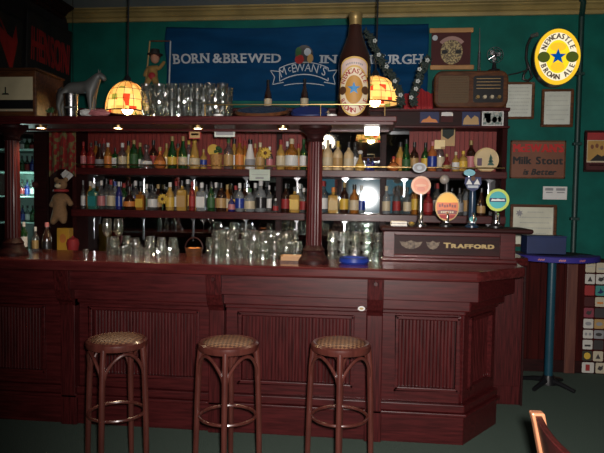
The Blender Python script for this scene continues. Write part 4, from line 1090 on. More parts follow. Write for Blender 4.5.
# ================================================================== ON THE CANOPY
# hanging leaded-glass lamps
def lamp(px, pr, ty, by, lab, Y=4.06):
    x = X_(px, by, Y); z0 = Z_(px, by, Y); h = Z_(px, ty, Y)-z0; R0 = pr*Y/590
    r = root('pendant_lamp', (x, Y, z0), lab, 'lamp', 'leaded glass pendant lamps')
    pts = [(R0*math.cos(t)+.0, h*math.sin(t)**.9 if t > 0 else 0) for t in [PI/2*i/14*.93 for i in range(15)]]
    MB().lathe(pts, (x, Y, z0), 28).build('lamp_shade', leaded, r, 60)
    mb = MB(); MR = [(a, b) for a, b in pts]
    for k in range(14):
        a = 2*PI*k/14; mb.tube([(x+(q+.0015)*math.cos(a), Y+(q+.0015)*math.sin(a), z0+zz) for q, zz in MR[::2]], .0016, 5)
    for q, zz in MR[3:-2:4]: mb.tube([(x+(q+.001)*math.cos(2*PI*i/28), Y+(q+.001)*math.sin(2*PI*i/28), z0+zz) for i in range(28)], .0015, 5, True)
    mb.tube([(x+R0*math.cos(2*PI*i/28), Y+R0*math.sin(2*PI*i/28), z0) for i in range(28)], .004, 6, True)
    mb.build('leading', wood_dark, r)
    MB().lathe([(0, h*.95), (.026, h*.95), (.024, h+.02), (.008, h+.04), (0, h+.04)], (x, Y, z0), 16).build('lamp_cap', black, r, 40)
    MB().cyl((x, Y, z0+h+.03), (x+.01, Y, CZ-.02), .006).build('cord', black, r)
    MB().ball((x, Y, z0+.018), .038, 14, 10).build('bulb', e_bulb, r, 60)
    MB().cyl((x, Y, z0+.06), (x, Y, z0+h), .012).build('bulb_holder', brass, r, 40)
    MB().lathe([(0, 0), (.045, 0), (.05, -.02), (0, -.02)][::-1], (x+.01, Y, CZ), 16).build('ceiling_rose', black, r, 40)
    ld = bpy.data.lights.new('bulb_light', 'POINT'); lo = bpy.data.objects.new('bulb_light', ld); COL.objects.link(lo)
    lo.location = (x, Y, z0+.018); ld.energy = 5; ld.color = (1, .62, .25); ld.shadow_soft_size = .042
lamp(127.5, 22, 81, 112, 'leaded glass pendant lamp beside the stacked mugs')
lamp(375, 24, 76, 104, 'leaded glass pendant lamp just right of the giant bottle')

# giant beer bottle
y = 3.70; x = X_(354, 100, y); zb_ = kz1; zt = Z_(356, 13, y); H = zt-zb_; R0 = 16.0*y/590
gb = root('giant_beer_bottle', (x, y, zb_), 'giant brown display beer bottle with oval label standing on the canopy', 'display bottle')
brn = pbr('brown_bottle_plastic', (.028, .009, .006), .25, c2=(.02, .006, .004), coat=.5)
PR = [(0, 0), (R0*.94, 0), (R0, .012), (R0, .52*H), (R0*.93, .60*H), (R0*.62, .72*H), (R0*.44, .80*H), (R0*.36, .90*H), (R0*.36, .93*H)]
tilt = .0
MB().lathe(PR, (x, y, zb_), 32).build('body', brn, gb, 50)
MB().lathe([(R0*.375, .885*H), (R0*.39, .93*H), (R0*.40, .945*H), (R0*.42, .955*H), (R0*.42, .985*H), (R0*.38, H), (0, H)], (x, y, zb_), 24).build('foil_cap', foil, gb, 40)
lc = Z_(354, 88.5, y-R0)
kk = (y-R0)/590
def cylf(u, v, w):
    a = u*kk/R0; q = R0+.001+w; return V((x+q*math.sin(a), y-q*math.cos(a), lc+v*kk))
def lab_(poly, c, w, mt, nm): MB().fan(poly, c, cylf, w, 5).build(nm, mt, gb)
LG = pbr('label_gold', (.55, .36, .10), .5); LC = pbr('label_cream', (.66, .56, .40), .5)
lab_([(15*math.cos(t), 22.5+9*math.sin(t)) for t in [PI*i/20 for i in range(21)]]+[(-15, 12), (15, 12)], (0, 20), .0005, LG, 'neck_label')
lab_([(13.5*math.cos(t), 22.5+7*math.sin(t)) for t in [PI*i/20 for i in range(21)]]+[(-13.5, 14), (13.5, 14)], (0, 20), .001, pbr('label_pink', (.60, .45, .40), .5), 'neck_label_field')
lab_(oval(0, -2, 16.2, 25), (0, -2), .002, LG, 'oval_label')
lab_(oval(0, -2, 14.6, 23), (0, -2), .003, LC, 'oval_label_ring')
lab_(oval(0, -1, 9, 14), (0, -1), .004, pbr('label_ochre', (.42, .21, .035), .5), 'oval_label_centre')
lab_(star(0, 0, 6.4, 2.6), (0, 0), .006, pbr('label_blue', (.02, .19, .42), .5), 'star')
for s in (-1, 1): lab_(oval(s*11.5, -1.5, 4.2, 4.2, 20), (s*11.5, -1.5), .006, pbr('label_brown', (.07, .03, .012), .5), 'medallion')
mb = MB(); arc_word(mb, 'NEWCASTLE', 0, -2, 12.4, 19.3, PI/2, PI*.68, 4.8, cylf, .006, True, .86, .16)
mb.build('upper_lettering', crim, gb)
mb = MB(); arc_word(mb, 'BROWN ALE', 0, -2, 12.4, 19.3, -PI/2, PI*.68, 4.8, cylf, .006, False, .86, .16)
mb.build('lower_lettering', crim, gb)
mb = MB()
for i in range(9): 
    a = PI/2+(4-i)*.19; mb.fan(rect(11.5*math.cos(a)-.7, 19.5+5.5*math.sin(a)-.9, 11.5*math.cos(a)+.7, 19.5+5.5*math.sin(a)+.9), (11.5*math.cos(a), 19.5+5.5*math.sin(a)), cylf, .002, 1)
mb.build('neck_lettering', grey, gb)

# drinks trays leaning on the canopy
def tray(px, y, R0, mat, lab, ang, rimm):
    x = X_(px, 110, y); c = V((x, y, kz1+R0*math.sin(ang)+.018)); Rm = M.Rotation(ang, 3, 'X')
    r = root('drinks_tray', (x, y, kz1), lab, 'tray', None)
    MB().lathe([(0, 0), (R0*.93, 0), (R0*.93, .006), (0, .006)], c, 36, Rm).build('base', mat, r, 40)
    MB().lathe([(R0*.9, -.004), (R0, -.012), (R0*1.01, -.008), (R0*.96, .008), (R0*.9, .006)], c, 36, Rm).build('rim', rimm, r, 50)
tray(262, 3.70, .172, pbr('tray_blue_grey', (.03, .05, .10), .2), 'round dark tray with brown rim lying tilted behind the brass rail', .29, wood_brown)
tray(310, 3.70, .120, blue, 'round blue tray lying tilted left of the giant bottle', .38, navy)
for px, lab in ((218.5, 'tiny white candle at the right end of the stacked mugs'), (332, 'tiny white candle left of the giant bottle')):
    x = X_(px, 112, 3.52); r = root('tealight_candle', (x, 3.52, kz1), lab, 'candle')
    MB().lathe([(0, 0), (.028, 0), (.03, .016), (.026, .018), (0, .016)], (x, 3.52, kz1), 18).build('cup', white, r, 40)
    MB().cyl((x, 3.52, kz1+.016), (x, 3.52, kz1+.028), .0025).build('wick', black, r)

# horse figurine
def skin(name, pts, edges, radii, mat, parent, lvl=1):
    bm_ = bmesh.new(); vs = [bm_.verts.new(p) for p in pts]
    for a, b in edges: bm_.edges.new((vs[a], vs[b]))
    me = bpy.data.meshes.new(name); bm_.to_mesh(me); bm_.free()
    ob = bpy.data.objects.new(name, me); COL.objects.link(ob)
    md = ob.modifiers.new('skin', 'SKIN'); md.use_smooth_shade = True
    for v, q in zip(me.skin_vertices[0].data, radii): v.radius = (q, q) if not isinstance(q, tuple) else q
    me.skin_vertices[0].data[0].use_root = True
    sb = ob.modifiers.new('smooth', 'SUBSURF'); sb.levels = lvl; sb.render_levels = lvl
    bpy.context.view_layer.update()
    m2 = bpy.data.meshes.new_from_object(ob.evaluated_get(bpy.context.evaluated_depsgraph_get()))
    bpy.data.objects.remove(ob); bpy.data.meshes.remove(me)
    m2.name = name; m2.materials.clear(); m2.materials.append(mat)
    for p in m2.polygons: p.use_smooth = True
    o = bpy.data.objects.new(name, m2); COL.objects.link(o)
    if parent:
        Mx = M.Identity(4); q = parent
        while q: Mx = q.matrix_basis @ Mx; q = q.parent
        m2.transform(Mx.inverted()); o.parent = parent
    return o
hx, hy = X_(76, 100, 3.74), 3.74; kq = 3.74/590
hr = root('horse_figurine', (hx, hy, kz1), 'dull grey horse figurine standing on the canopy behind the silver bucket', 'figurine')
def hp(px, py, dy=0):
    px += 2.5; return V((X_(px, py, hy), hy+dy, Z_(px, py, hy)))
P = [hp(76, 89), hp(68, 88), hp(62, 89), hp(84, 87), hp(90, 86), hp(94, 79), hp(97, 74.5), hp(100.5, 77), hp(103, 81)]
E_ = [(0, 1), (1, 2), (0, 3), (3, 4), (4, 5), (5, 6), (6, 7), (7, 8)]
Rr = [.044, .044, .042, .044, .042, .036, .027, .023, .015]
gz = kz1+.004
for s in (-1, 1):
    b = len(P); w = s*.022
    P += [hp(61, 96, w), V((hp(58.5, 0).x if 0 else hp(57.5, 105, w).x, hy+w, kz1+.10)), V((hp(59.5, 110).x, hy+w, kz1+.05)), V((hp(60, 115).x, hy+w, gz+.006))]
    E_ += [(2, b), (b, b+1), (b+1, b+2), (b+2, b+3)]; Rr += [.030, .017, .012, .017]
    b = len(P)
    P += [hp(89, 95, w), V((hp(89.5, 105).x, hy+w, kz1+.09)), V((hp(88.5, 110).x, hy+w, kz1+.045)), V((hp(89, 115).x, hy+w, gz+.006))]
    E_ += [(4, b), (b, b+1), (b+1, b+2), (b+2, b+3)]; Rr += [.026, .014, .011, .016]
skin('body', P, E_, Rr, pewter, hr)
for s in (-1, 1):
    c = hp(97, 73, s*.010); MB().cyl(c, c+V((.0, s*.006, .024)), .006, .001).build('ear', pewter, hr, 60)
skin('tail', [hp(60.5, 87), hp(57, 90), hp(55, 97), hp(55, 104)], [(0, 1), (1, 2), (2, 3)], [.008, .011, .011, .004], black_m, hr)
skin('mane', [hp(96.5, 73.5), hp(93, 78), hp(90, 82), hp(87, 85)], [(0, 1), (1, 2), (2, 3)], [.008, .012, .012, .006], black_m, hr)
# silver ice bucket
y = 3.56; x = X_(71, 105, y); hb = Z_(71, 95.5, y)-kz1
r = root('ice_bucket', (x, y, kz1), 'small shiny silver bucket in front of the horse figurine', 'bucket')
MB().lathe([(0, 0), (.036, 0), (.044, hb), (.047, hb+.003), (.047, hb+.008), (.042, hb+.006), (.034, .006), (0, .006)], (x, y, kz1), 26).build('body', steel, r, 40)
MB().lathe([(.0385, hb*.40), (.0415, hb*.42), (.0415, hb*.47), (.039, hb*.49)], (x, y, kz1), 26).build('band', pewter, r, 40)
# crumpled foil and paper by the bucket
for i, (px, py, mt, lab) in enumerate(((86, 109, white, 'crumpled white paper ball right of the silver bucket'), (99, 110, LBL['p'], 'crumpled pinkish cloth on the canopy left of the first lamp'))):
    y = 3.54; x = X_(px, py, y); mb = MB()
    bm_ = bmesh.new(); bmesh.ops.create_icosphere(bm_, subdivisions=3, radius=1)
    rnd = random.Random(i)
    vs = [V((x+v.co.x*(.035+.03*i)*(1+rnd.uniform(-.2, .2)), y+v.co.y*.04*(1+rnd.uniform(-.2, .2)), kz1+.03+v.co.z*.029*(1+rnd.uniform(-.25, .0)))) for v in bm_.verts]
    mb.add(vs, [tuple(v.index for v in f_.verts) for f_ in bm_.faces]); bm_.free()
    tag(mb.build('crumpled_paper' if i == 0 else 'crumpled_cloth', mt), lab, 'paper' if i == 0 else 'cloth')
# wooden cabinet with cream front, left end
y0 = 3.50; xb = X_(36, 92, y0); xa = BX+.03; zt = Z_(20, 70, y0); zp = Z_(20, 77, y0)
r = root('wooden_display_box', ((xa+xb)/2, y0+.17, kz1), 'brown wooden box with cream front panel at the left end of the canopy', 'box')
MB().bb(xa, xb, y0, y0+.34, kz1, zt).build('body', wood_brown, r, bevel=.008)
MB().bb(xa-.005, xb+.008, y0-.008, y0+.345, zt, zt+.014).build('lid', wood_brown, r, bevel=.004)
f = flat(0, y0, 0); xp_ = X_(33, 92, y0); z3 = Z_(20, 100, y0); z4 = Z_(20, 111, y0)
pp = MB().plate(rect(xa+.02, z3, xp_, zp), f, .006).build('cream_panel', pbr('cream_enamel', (.60, .53, .34), .5), r)
MB().plate(rect(xa+.02, z4+.012, xp_, z3), f, .004).build('dark_panel', black, r)
MB().plate(rect(xa+.02, z4-.002, xp_, z4+.012), f, .008).build('lower_strip', cream, r)
xq = X_(6, 90, y0); zq = Z_(6, 92, y0)
mb = MB(); fw = lambda u, v, w: f(u, v, w+.006)
mb.plate(rect(xq-.004, zq-.01, xq+.004, zq+.03), fw, .001); mb.plate([(xq-.025, zq-.018), (xq+.025, zq-.018), (xq+.018, zq-.008), (xq-.018, zq-.008)], fw, .001)
mb.build('emblem', leaf_d, pp)
# small plant
x = X_(51, 112, 3.56); r = root('potted_herb', (x, 3.56, kz1), 'tiny green plant in a pot between the wooden box and the bucket', 'plant')
MB().lathe([(0, 0), (.02, 0), (.026, .03), (.022, .03), (0, .026)], (x, 3.56, kz1), 16).build('pot', wood_brown, r, 40)
mb = MB(); rnd = random.Random(3)
for i in range(26):
    a, e = rnd.uniform(0, 6.28), rnd.uniform(.2, 1.4); q = rnd.uniform(.015, .035)
    c = V((x+q*math.cos(a)*math.cos(e), 3.56+q*math.sin(a)*math.cos(e), kz1+.03+q*math.sin(e))); mb.ball(c, (.009, .006, .006), 6, 4, M.Rotation(a, 3, 'Z'))
mb.build('foliage', leaf, r, 60)

# flower garland
def garland(pts, lab, n):
    GY = 3.95
    P = [V((X_(a, b, GY), GY-.03, Z_(a, b, GY))) for a, b in pts]
    r = root('hanging_flower_garland', P[-1], lab, 'garland', 'hanging flower garlands')
    d = []
    for i in range(len(P)-1):
        for t in range(6): d.append(P[i].lerp(P[i+1], t/6))
    d.append(P[-1]); rnd = random.Random(n)
    mb = MB(); mb.tube([p+V((rnd.uniform(-.008, .008), rnd.uniform(-.01, .01), 0)) for p in d], .007, 6)
    for p in d:
        for q in range(7):
            o = V((rnd.uniform(-.02, .02), rnd.uniform(-.02, .02), rnd.uniform(-.02, .02)))
            mb.ball(p+o, (.016, .007, .006), 6, 4, M.Rotation(rnd.uniform(0, 3), 3, 'Y'))
    mb.build('vine', leaf_d, r, 60)
    for i in range(n):
        p = d[int((i+.6)/n*(len(d)-1))]+V((rnd.uniform(-.018, .018), -.032, rnd.uniform(-.01, .01))); fl = MB()
        for k_ in range(5):
            a = 2*PI*k_/5; fl.ball(p+V((.009*math.cos(a), 0, .009*math.sin(a))), (.0065, .004, .0065), 6, 4)
        fl.build('flower', lgrey, r, 60)
garland([(368, 34), (374, 48), (380, 58), (386, 70), (394, 80), (399, 92), (401, 104)], 'dark leafy garland with white flowers, strand passing the lamp', 5)
garland([(429, 60), (424, 66), (419, 78), (416, 88), (413, 95), (413, 103)], 'dark leafy garland with white flowers, strand beside the radio', 5)
# draped red cloth on the back bar
mb = MB(); xa, xb = X_(404, 100, 5.1), X_(433, 100, 5.1); zt = Z_(420, 88, 5.12); nx = 40
vs = []; fs = []
for i in range(nx+1):
    s = i/nx; x = xa+(xb-xa)*s; fold = .016*math.sin(s*32)+.01*math.sin(s*13)
    tp = zt-.05*abs(s-.55)*2
    for j, (yy, zz) in enumerate(((5.33, cor1+.012), (5.22, cor1+(tp-cor1)*.8), (5.14, tp), (5.075, cor1+.02), (5.048, Z_(420, 109, 5.05)))):
        vs.append(V((x, yy+fold*(j > 0)*(1 if j < 3 else .4), zz+(fold*.5 if j in (1, 2) else 0))))
for i in range(nx):
    for j in range(4): a = i*5+j; fs.append((a, a+5, a+6, a+1))
o = mb.add(vs, fs).build('draped_cloth', red, None, 60); o.modifiers.new('thickness', 'SOLIDIFY').thickness = .004
tag(o, 'crumpled red cloth draped on the back bar left of the radio', 'cloth')

# ================================================================== DOLL, PLUSH, FLAGS, FRIDGE
Y = WY-.09
def wp0(px, py, dy=0): return V((X_(px, py, Y), Y+dy, Z_(px, py, Y)))
wp = wp0
dr = root('hanging_doll', wp(153, 92), 'small cloth doll in red and yellow on a rope swing left of the banner', 'doll')
skin('body', [wp(153, 75), wp(153, 70), wp(153, 66), wp(147, 70), wp(144, 77), wp(159, 69), wp(165, 61), wp(149, 82, -.04), wp(148, 90, -.05), wp(157, 82, -.04), wp(160, 90, -.05)],
     [(0, 1), (1, 2), (2, 3), (3, 4), (2, 5), (5, 6), (0, 7), (7, 8), (0, 9), (9, 10)], [.045, .045, .038, .02, .016, .02, .016, .03, .02, .03, .02], pbr('yellow_felt', (.28, .17, .05), .9), dr)
hd = MB().ball(wp(155, 58), (.042, .04, .05), 16, 12).build('head', skin_cl, dr, 60)
MB().ball(wp(155, 55.5, .01), (.05, .045, .045), 14, 8).build('hair', darkred, dr, 60)
MB().lathe([(0, 0), (.07, 0), (.07, .008), (.045, .012), (.04, .05), (0, .055)], wp(155, 55), 18).build('hat', black_m, dr, 40)
MB().ball(wp(153.5, 77, -.045), (.035, .02, .035), 12, 8).build('red_patch', red, dr, 60)
for s, a in ((-1, 145), (1, 169)):
    MB().cyl(wp(a-1*s*0, 90), wp(a+(1.5 if s > 0 else 5), 41), .007).build('rope', pale_grey if s > 0 else LBL['tn'], dr, 40)
MB().cyl(wp(144, 90), wp(170, 90), .012).build('swing_bar', wood_brown, dr, 40)
MB().cyl(wp(150, 41), wp(170.5, 41), .006).build('top_bar', wood_brown, dr, 40)

# tan plush figure with red scarf, left end of the shelves
Y = 4.66
wp = lambda px, py, dy=0: wp0(61+(px-61)*.84, 222+(py-222)*.72, dy)
pr_ = root('hanging_plush_toy', wp(58, 223), 'tan plush toy with red scarf hanging at the left end of the shelves', 'soft toy')
skin('body', [wp(59, 205), wp(60, 193), wp(61, 180), wp(53, 192), wp(49, 202), wp(69, 190), wp(74, 200), wp(55, 217, -.02), wp(53, 226, -.04), wp(65, 216, -.02), wp(67, 225, -.04)],
     [(0, 1), (1, 2), (1, 3), (3, 4), (1, 5), (5, 6), (0, 7), (7, 8), (0, 9), (9, 10)], [.058, .055, .038, .028, .024, .028, .024, .034, .028, .034, .028], tan, pr_)
MB().ball(wp(61, 170), (.050, .046, .047), 18, 12).build('head', tan, pr_, 60)
for dx in (-5.5, 5.5): MB().ball(wp(61+dx, 163.5), (.022, .014, .022), 12, 8).build('ear', tan, pr_, 60)
MB().ball(wp(61, 172, -.05), (.026, .022, .02), 12, 8).build('muzzle', cream, pr_, 60)
for dx in (-2.4, 2.4): MB().ball(wp(61+dx, 168.5, -.052), .007, 8, 6).build('eye', black, pr_, 60)
MB().lathe([(.045, -.012), (.062, -.006), (.062, .008), (.045, .014), (.045, -.012)], wp(61, 178.5), 18).build('scarf', red, pr_, 60)
# red floral drape above it
mb = MB(); vs = []; fs = []; nx, nz = 24, 16
for i in range(nx+1):
    for j in range(nz+1):
        s, t = i/nx, j/nz; px, py = 49+27*s, 131+(46-8*math.sin(PI*s))*t
        p = aY(px, py, 4.76+.02*math.sin(s*22)*(.3+t)); vs.append(p)
for i in range(nx):
    for j in range(nz): a = i*(nz+1)+j; fs.append((a, a+nz+1, a+nz+2, a+1))
fl = pbr('floral_cloth', (.20, .012, .012), .9, c2=(.14, .13, .05), scale=24, lo=.5, hi=.58)
o = mb.add(vs, fs).build('hanging_floral_drape', fl, None, 60); o.modifiers.new('thickness', 'SOLIDIFY').thickness = .005
dp = aY(49, 130.5, 4.75); dq = aY(75.5, 130.5, 4.75); mb = MB().cyl(dp, dq, .008)
rd = mb.build('hanging_rod', wood_brown, o)
mb = MB().cyl(dp+V((.02, 0, 0)), V((dp.x+.02, dp.y, CZ-.001)), .002, seg=6); mb.build('cord', black, rd)
mb = MB().cyl(dq-V((.02, 0, 0)), V((dq.x-.02, dq.y, CZ-.001)), .002, seg=6); mb.build('cord', black, rd)
MB().cyl(wp(61, 168), V((X_(61, 163, 4.66), 4.70, dp.z)), .002, seg=6).build('cord', black, pr_)
tag(o, 'red and olive floral cloth hanging above the tan plush toy', 'cloth')
# yellow packet and red ball below
x = X_(64, 240, 4.92); zt = Z_(64, 228, 4.92)
r = root('snack_box', (x, 4.95, .92), 'yellow orange box standing at the left end behind the counter', 'box')
MB().bb(x-.055, x+.055, 4.90, 4.98, .92, zt).build('carton', pbr('carton_yellow', (.62, .33, .03), .6), r, bevel=.003)
MB().plate(oval(x, zt-.09, .03, .04, 20), lambda u, v, w: V((u, 4.90-w, v)), .001).build('emblem', orange, r)
x = X_(74, 243, 4.9); zc_ = Z_(71, 243, 4.9)
r = root('red_jar', (x, 4.88, .92), 'round red jar beside the yellow box behind the counter', 'jar')
MB().lathe([(0, 0), (.03, 0), (.034, .05), (.05, zc_-.92-.03), (.055, zc_-.92), (.045, zc_-.92+.035), (.02, zc_-.92+.05), (0, zc_-.92+.05)], (x, 4.88, .92), 20).build('body', red, r, 40)
MB().ball((x, 4.88, zc_+.055), .012, 10, 8).build('knob', red, r, 60)
# glass-door fridge
fy = 4.86; xa, xb = -3.42, X_(50, 200, fy); fz = Z_(30, 130, fy)
r = root('drinks_fridge', ((xa+xb)/2, fy+.25, 0), 'tall drinks fridge with pale interior and dark door frame, far left', 'fridge')
mb = MB(); mb.bb(xa, xa+.03, fy, fy+.5, .04, fz); mb.bb(xb-.03, xb, fy, fy+.5, .04, fz); mb.bb(xa, xb, fy, fy+.5, fz-.03, fz); mb.bb(xa, xb, fy, fy+.5, .04, .12); mb.build('case', wood_dark, r)
mb = MB(); mb.bb(xa+.03, xb-.03, fy+.46, fy+.49, .12, fz-.03); mb.bb(xb-.07, xb-.03, fy+.02, fy+.46, .12, fz-.03); mb.build('liner', mint, r)
fs_ = []
for py in (150, 172, 196, 222):
    z = Z_(28, py, fy+.2); MB().bb(xa+.03, xb-.07, fy+.05, fy+.46, z-.012, z).build('shelf', mint, r); fs_.append(z)
dxa = X_(37, 200, fy)
mb = MB(); mb.bb(dxa, xb, fy-.05, fy-.005, .06, fz); mb.bb(xa, xa+.05, fy-.05, fy-.005, .06, fz); mb.bb(xa, xb, fy-.05, fy-.005, fz-.03, fz); mb.bb(xa, xb, fy-.05, fy-.005, .06, .14)
dr_ = mb.build('door', wood_dark, r, bevel=.004)
MB().bb(xa+.05, dxa, fy-.03, fy-.025, .14, fz-.03).build('glass_pane', g_pane, dr_)
MB().ball((dxa+.02, fy-.065, Z_(40, 185, fy)), .028, 14, 10).build('handle', darkred, dr_, 60)
for z in (.0,): 
    for xx in (xa+.05, xb-.05):
        for yy in (fy+.05, fy+.44): MB().cyl((xx, yy, 0), (xx, yy, .045), .02).build('foot', black, r, 40)
fl_ = [('w', 'clear', 'white labelled'), ('lt', 'green', 'green'), ('r', 'brown', 'brown'), ('b', 'blue', 'blue')]
for s_, z in enumerate(fs_):
    for i, px in enumerate((22.5, 27.5, 32.5)):
        l, b, nm = fl_[(i+s_) % 4]; y = fy+.22+.02*i
        bottle(X_(px, 200, y), y, z, .15 if s_ else .11, .021, 'std', b, l, 'k', '%s bottle in the fridge, %s on its %s shelf' % (nm, ('left', 'middle', 'right')[i], ('top', 'second', 'third', 'lowest')[s_]), 'bottles in the fridge')
# black flags with red lettering on the bulkhead
FX = BX+.012
def xf(u, v, w): return V((FX+w+.012*math.sin(9*u+3*v), u, v))
def xq(px, py): p = aX(px, py, FX); return p.y, p.z
def flag(lab, pa, pb, ya, yb, name='hanging_flag'):
    (y0, _), (y1, _) = xq(pa, 45), xq(pb, 45); y0 = max(y0, 3.45)
    zt, zb_ = xq((pa+pb)/2, ya)[1], xq((pa+pb)/2, yb)[1]
    r = root(name, (FX, (y0+y1)/2, zb_), lab, 'flag', None)
    mb = MB(); vs = []; fs = []; nx, nz = 24, 14
    for i in range(nx+1):
        for j in range(nz+1): vs.append(xf(y0+(y1-y0)*i/nx, zb_+(zt-zb_)*j/nz, .01))
    for i in range(nx):
        for j in range(nz): a = i*(nz+1)+j; fs.append((a, a+nz+1, a+nz+2, a+1))
    mb.add(vs, fs).build('cloth', black_m, r, 60).modifiers.new('thickness', 'SOLIDIFY').thickness = .003
    return r
redl = pbr('red_letter_cloth', (.34, .012, .012), .8)
fr_ = flag('black wall flag with a row of dull red block letters, far left', 25, 71.5, 20, 84)
mb = MB(); ya, yb = xq(30, 50)[0], xq(67, 50)[0]
za, zb_ = xq(48, 66)[1], xq(48, 36)[1]
word(mb, 'HENSON', ya, za, yb-ya, zb_-za, xf, .014, bold=.014); mb.build('lettering', redl, fr_)
fr_ = flag('black wall flag with one big red shape at the left picture edge', -6, 22, 12, 84)
y0, z0 = xq(16, 70); y1, z1 = xq(0, 15); y1 = max(y1, 3.6)
mb = MB(); d = y0-y1
mb.plate([(y0-.30, z0), (y0-.06, z0), (y0-.04, z0+.25), (y0, z0+.35), (y0+.02, z1-.15), (y0-.12, z1-.12), (y0-.25, z1), (y0-.5, z1), (y0-.5, z1-.16), (y0-.30, z0+.30)], xf, .014)
mb.build('red_shape', redl, fr_)

# ================================================================== MORE SHELF THINGS
# planter basket
Y = 5.2; x = X_(216.5, 160, Y); k = Y/590
up1 += .0015; low1 += .0015
r = root('planter_basket', (x, Y, up1), 'round tan basket with green plant and yellow disc, upper shelf', 'planter')
bw = pbr('tan_wicker', (.50, .27, .08), .7, c2=(.32, .15, .04), scale=60, bump=.5)
MB().lathe([(0, 0), (5.2*k, 0), (6.4*k, 14*k), (6.7*k, 15*k), (6.0*k, 15*k), (5*k, 1*k), (0, 1*k)], (x, Y, up1), 20).build('basket', bw, r, 40)
mb = MB(); rnd = random.Random(5)
for i in range(46):
    a, e, q = rnd.uniform(0, 6.28), rnd.uniform(.0, 1.5), rnd.uniform(.02, .042)
    mb.ball((x+.012+q*math.cos(a)*math.cos(e), Y+q*math.sin(a)*math.cos(e), up1+.15+q*1.3*math.sin(e)), (.012, .007, .007), 6, 4, M.Rotation(a, 3, 'Z') @ M.Rotation(e, 3, 'Y'))
mb.build('foliage', leaf, r, 60)
MB().cyl((x-5*k, Y+.05, up1+20*k), (x-5*k, Y+.065, up1+20*k), 6*k, seg=28).build('yellow_disc', yellow, r, 40)
MB().cyl((x-5*k, Y+.055, up1+.0), (x-5*k, Y+.055, up1+20*k), .004).build('disc_stick', wood_pale, r)
def flower(px, py, rad, text, zbase, by):
    Y = 5.112; x, z = X_(px, py, Y), Z_(px, py, Y); R = rad*Y/590
    r = root('artificial_flower', (x, Y, zbase), text, 'flower'); mb = MB()
    for i in range(12):
        a = 2*PI*i/12; mb.ball((x+R*.6*math.cos(a), Y, z+R*.6*math.sin(a)), (R*.42, .006, R*.2), 8, 5, M.Rotation(-a, 3, 'Y'))
    mb.build('petals', yellow, r, 60)
    MB().ball((x, Y-.008, z), (R*.3, .008, R*.3), 10, 6).build('flower_centre', wood_brown, r, 60)
    MB().cyl((x, Y+.004, zbase), (x, Y+.004, z), .004).build('stem', leaf, r)
flower(162.5, 199, 5.5, 'round yellow artificial flower in front of the lower shelf bottles', low1, 213)
flower(265.5, 153, 6.0, 'round yellow artificial flower on the upper shelf by the dark upright', up1, 170)
# round plate with painted tree
Y = 5.2; x = X_(486.5, 162, Y); z = Z_(486.5, 162, Y); R = 11.8*Y/590
r = root('painted_plate', (x, Y, up1), 'round cream plate painted with a green fir tree, upper shelf right end', 'plate')
f = lambda u, v, w: V((x+u, Y+.03-w, up1+R+v))
MB().plate(oval(0, 0, R, R, 40), f, .012).build('dish', pbr('plate_cream', (.62, .48, .26), .4), r)
MB().lathe([(R*.86, 0), (R, 0), (R, .012), (R*.86, .006), (R*.86, 0)], (x, Y+.018, up1+R), 36, M.Rotation(PI/2, 3, 'X')).build('rim', pbr('plate_rim', (.66, .5, .26), .4), r, 40)
f2 = lambda u, v, w: f(u, v, w+.012)
mb = MB()
for i in range(3): mb.plate([(.028-.03+.012*i*.6+.012, -.045+.028*i), (.072-.012*i*.6-.002, -.045+.028*i), (.037, .0+.026*i)], f2, .001)
mb.build('tree', pbr('fir_green', (.012, .085, .06), .5), r)
MB().plate(rect(-.075, -.05, -.035, .015), f2, .001).build('painted_house', pbr('house_violet', (.10, .05, .09), .5), r)
MB().bb(x-.04, x+.04, Y-.01, Y+.045, up1, up1+.012).build('stand', wood_pale, r)

# ================================================================== BEER TAPS ON THE SILL
TPY = 4.06; kk = TPY/590
tf = lambda px, py: (lambda u, v, w: V((X_(px, py, TPY)+u*kk, TPY-.03-w, Z_(px, py, TPY)+v*kk)))
def tap(px, top, lab, col_m, wcol):
    x = X_(px, 215, TPY)
    r = root('beer_tap', (x, TPY, SILL), lab, 'beer tap', 'beer taps on the raised sill')
    zt = Z_(px, top, TPY); h = zt-SILL
    MB().lathe([(0, 0), (.045, 0), (.045, .012), (.03, .02), (wcol, .035), (wcol, h*.75), (wcol*.8, h), (0, h)], (x, TPY, SILL), 18).build('column', col_m, r, 40)
    MB().tube([(x, TPY-.01, SILL+.095), (x, TPY-.06, SILL+.092), (x, TPY-.085, SILL+.075), (x, TPY-.088, SILL+.03)], .009, 9).build('spout', chrome, r, 50)
    MB().lathe([(wcol+.001, .03), (wcol+.004, .032), (wcol+.004, .05), (wcol+.001, .052)], (x, TPY, SILL), 18).build('collar', chrome, r, 40)
    return r
def disc(r, px, py, ru, rv, mt, name='badge', w=0, d=.008, poly=None):
    f = tf(px, py); return MB().plate(poly or oval(0, 0, ru, rv, 32), lambda u, v, q: f(u, v, q+w), d).build(name, mt, r)
peach = pbr('peach_badge', (.60, .19, .08), .4); peach2 = pbr('peach_light', (.62, .32, .18), .4)
t1 = tap(420.5, 176, 'slim tap with round peach badge below a small white oval badge', chrome, .014)
disc(t1, 420.5, 185.5, 9.4, 9.0, peach2); disc(t1, 420.5, 185.5, 7.4, 7.0, peach, 'badge_field', .008, .002)
disc(t1, 420.5, 185.5, 5, 1.2, peach2, 'badge_mark', .010, .001); disc(t1, 420.5, 189, 4, 2.2, pbr('peach_deep', (.5, .13, .06), .4), 'badge_mark', .010, .001)
disc(t1, 419, 168, 6.6, 4.8, pale_grey, 'upper_badge'); disc(t1, 419, 168, 5.2, 3.5, grey, 'upper_badge_mark', .008, .001); disc(t1, 419, 168, 2.4, 2.0, pale_grey, 'upper_badge_mark', .009, .001)
t2 = tap(446, 180, 'tap with large oval yellow to red badge, biggest of the taps', black, .018)
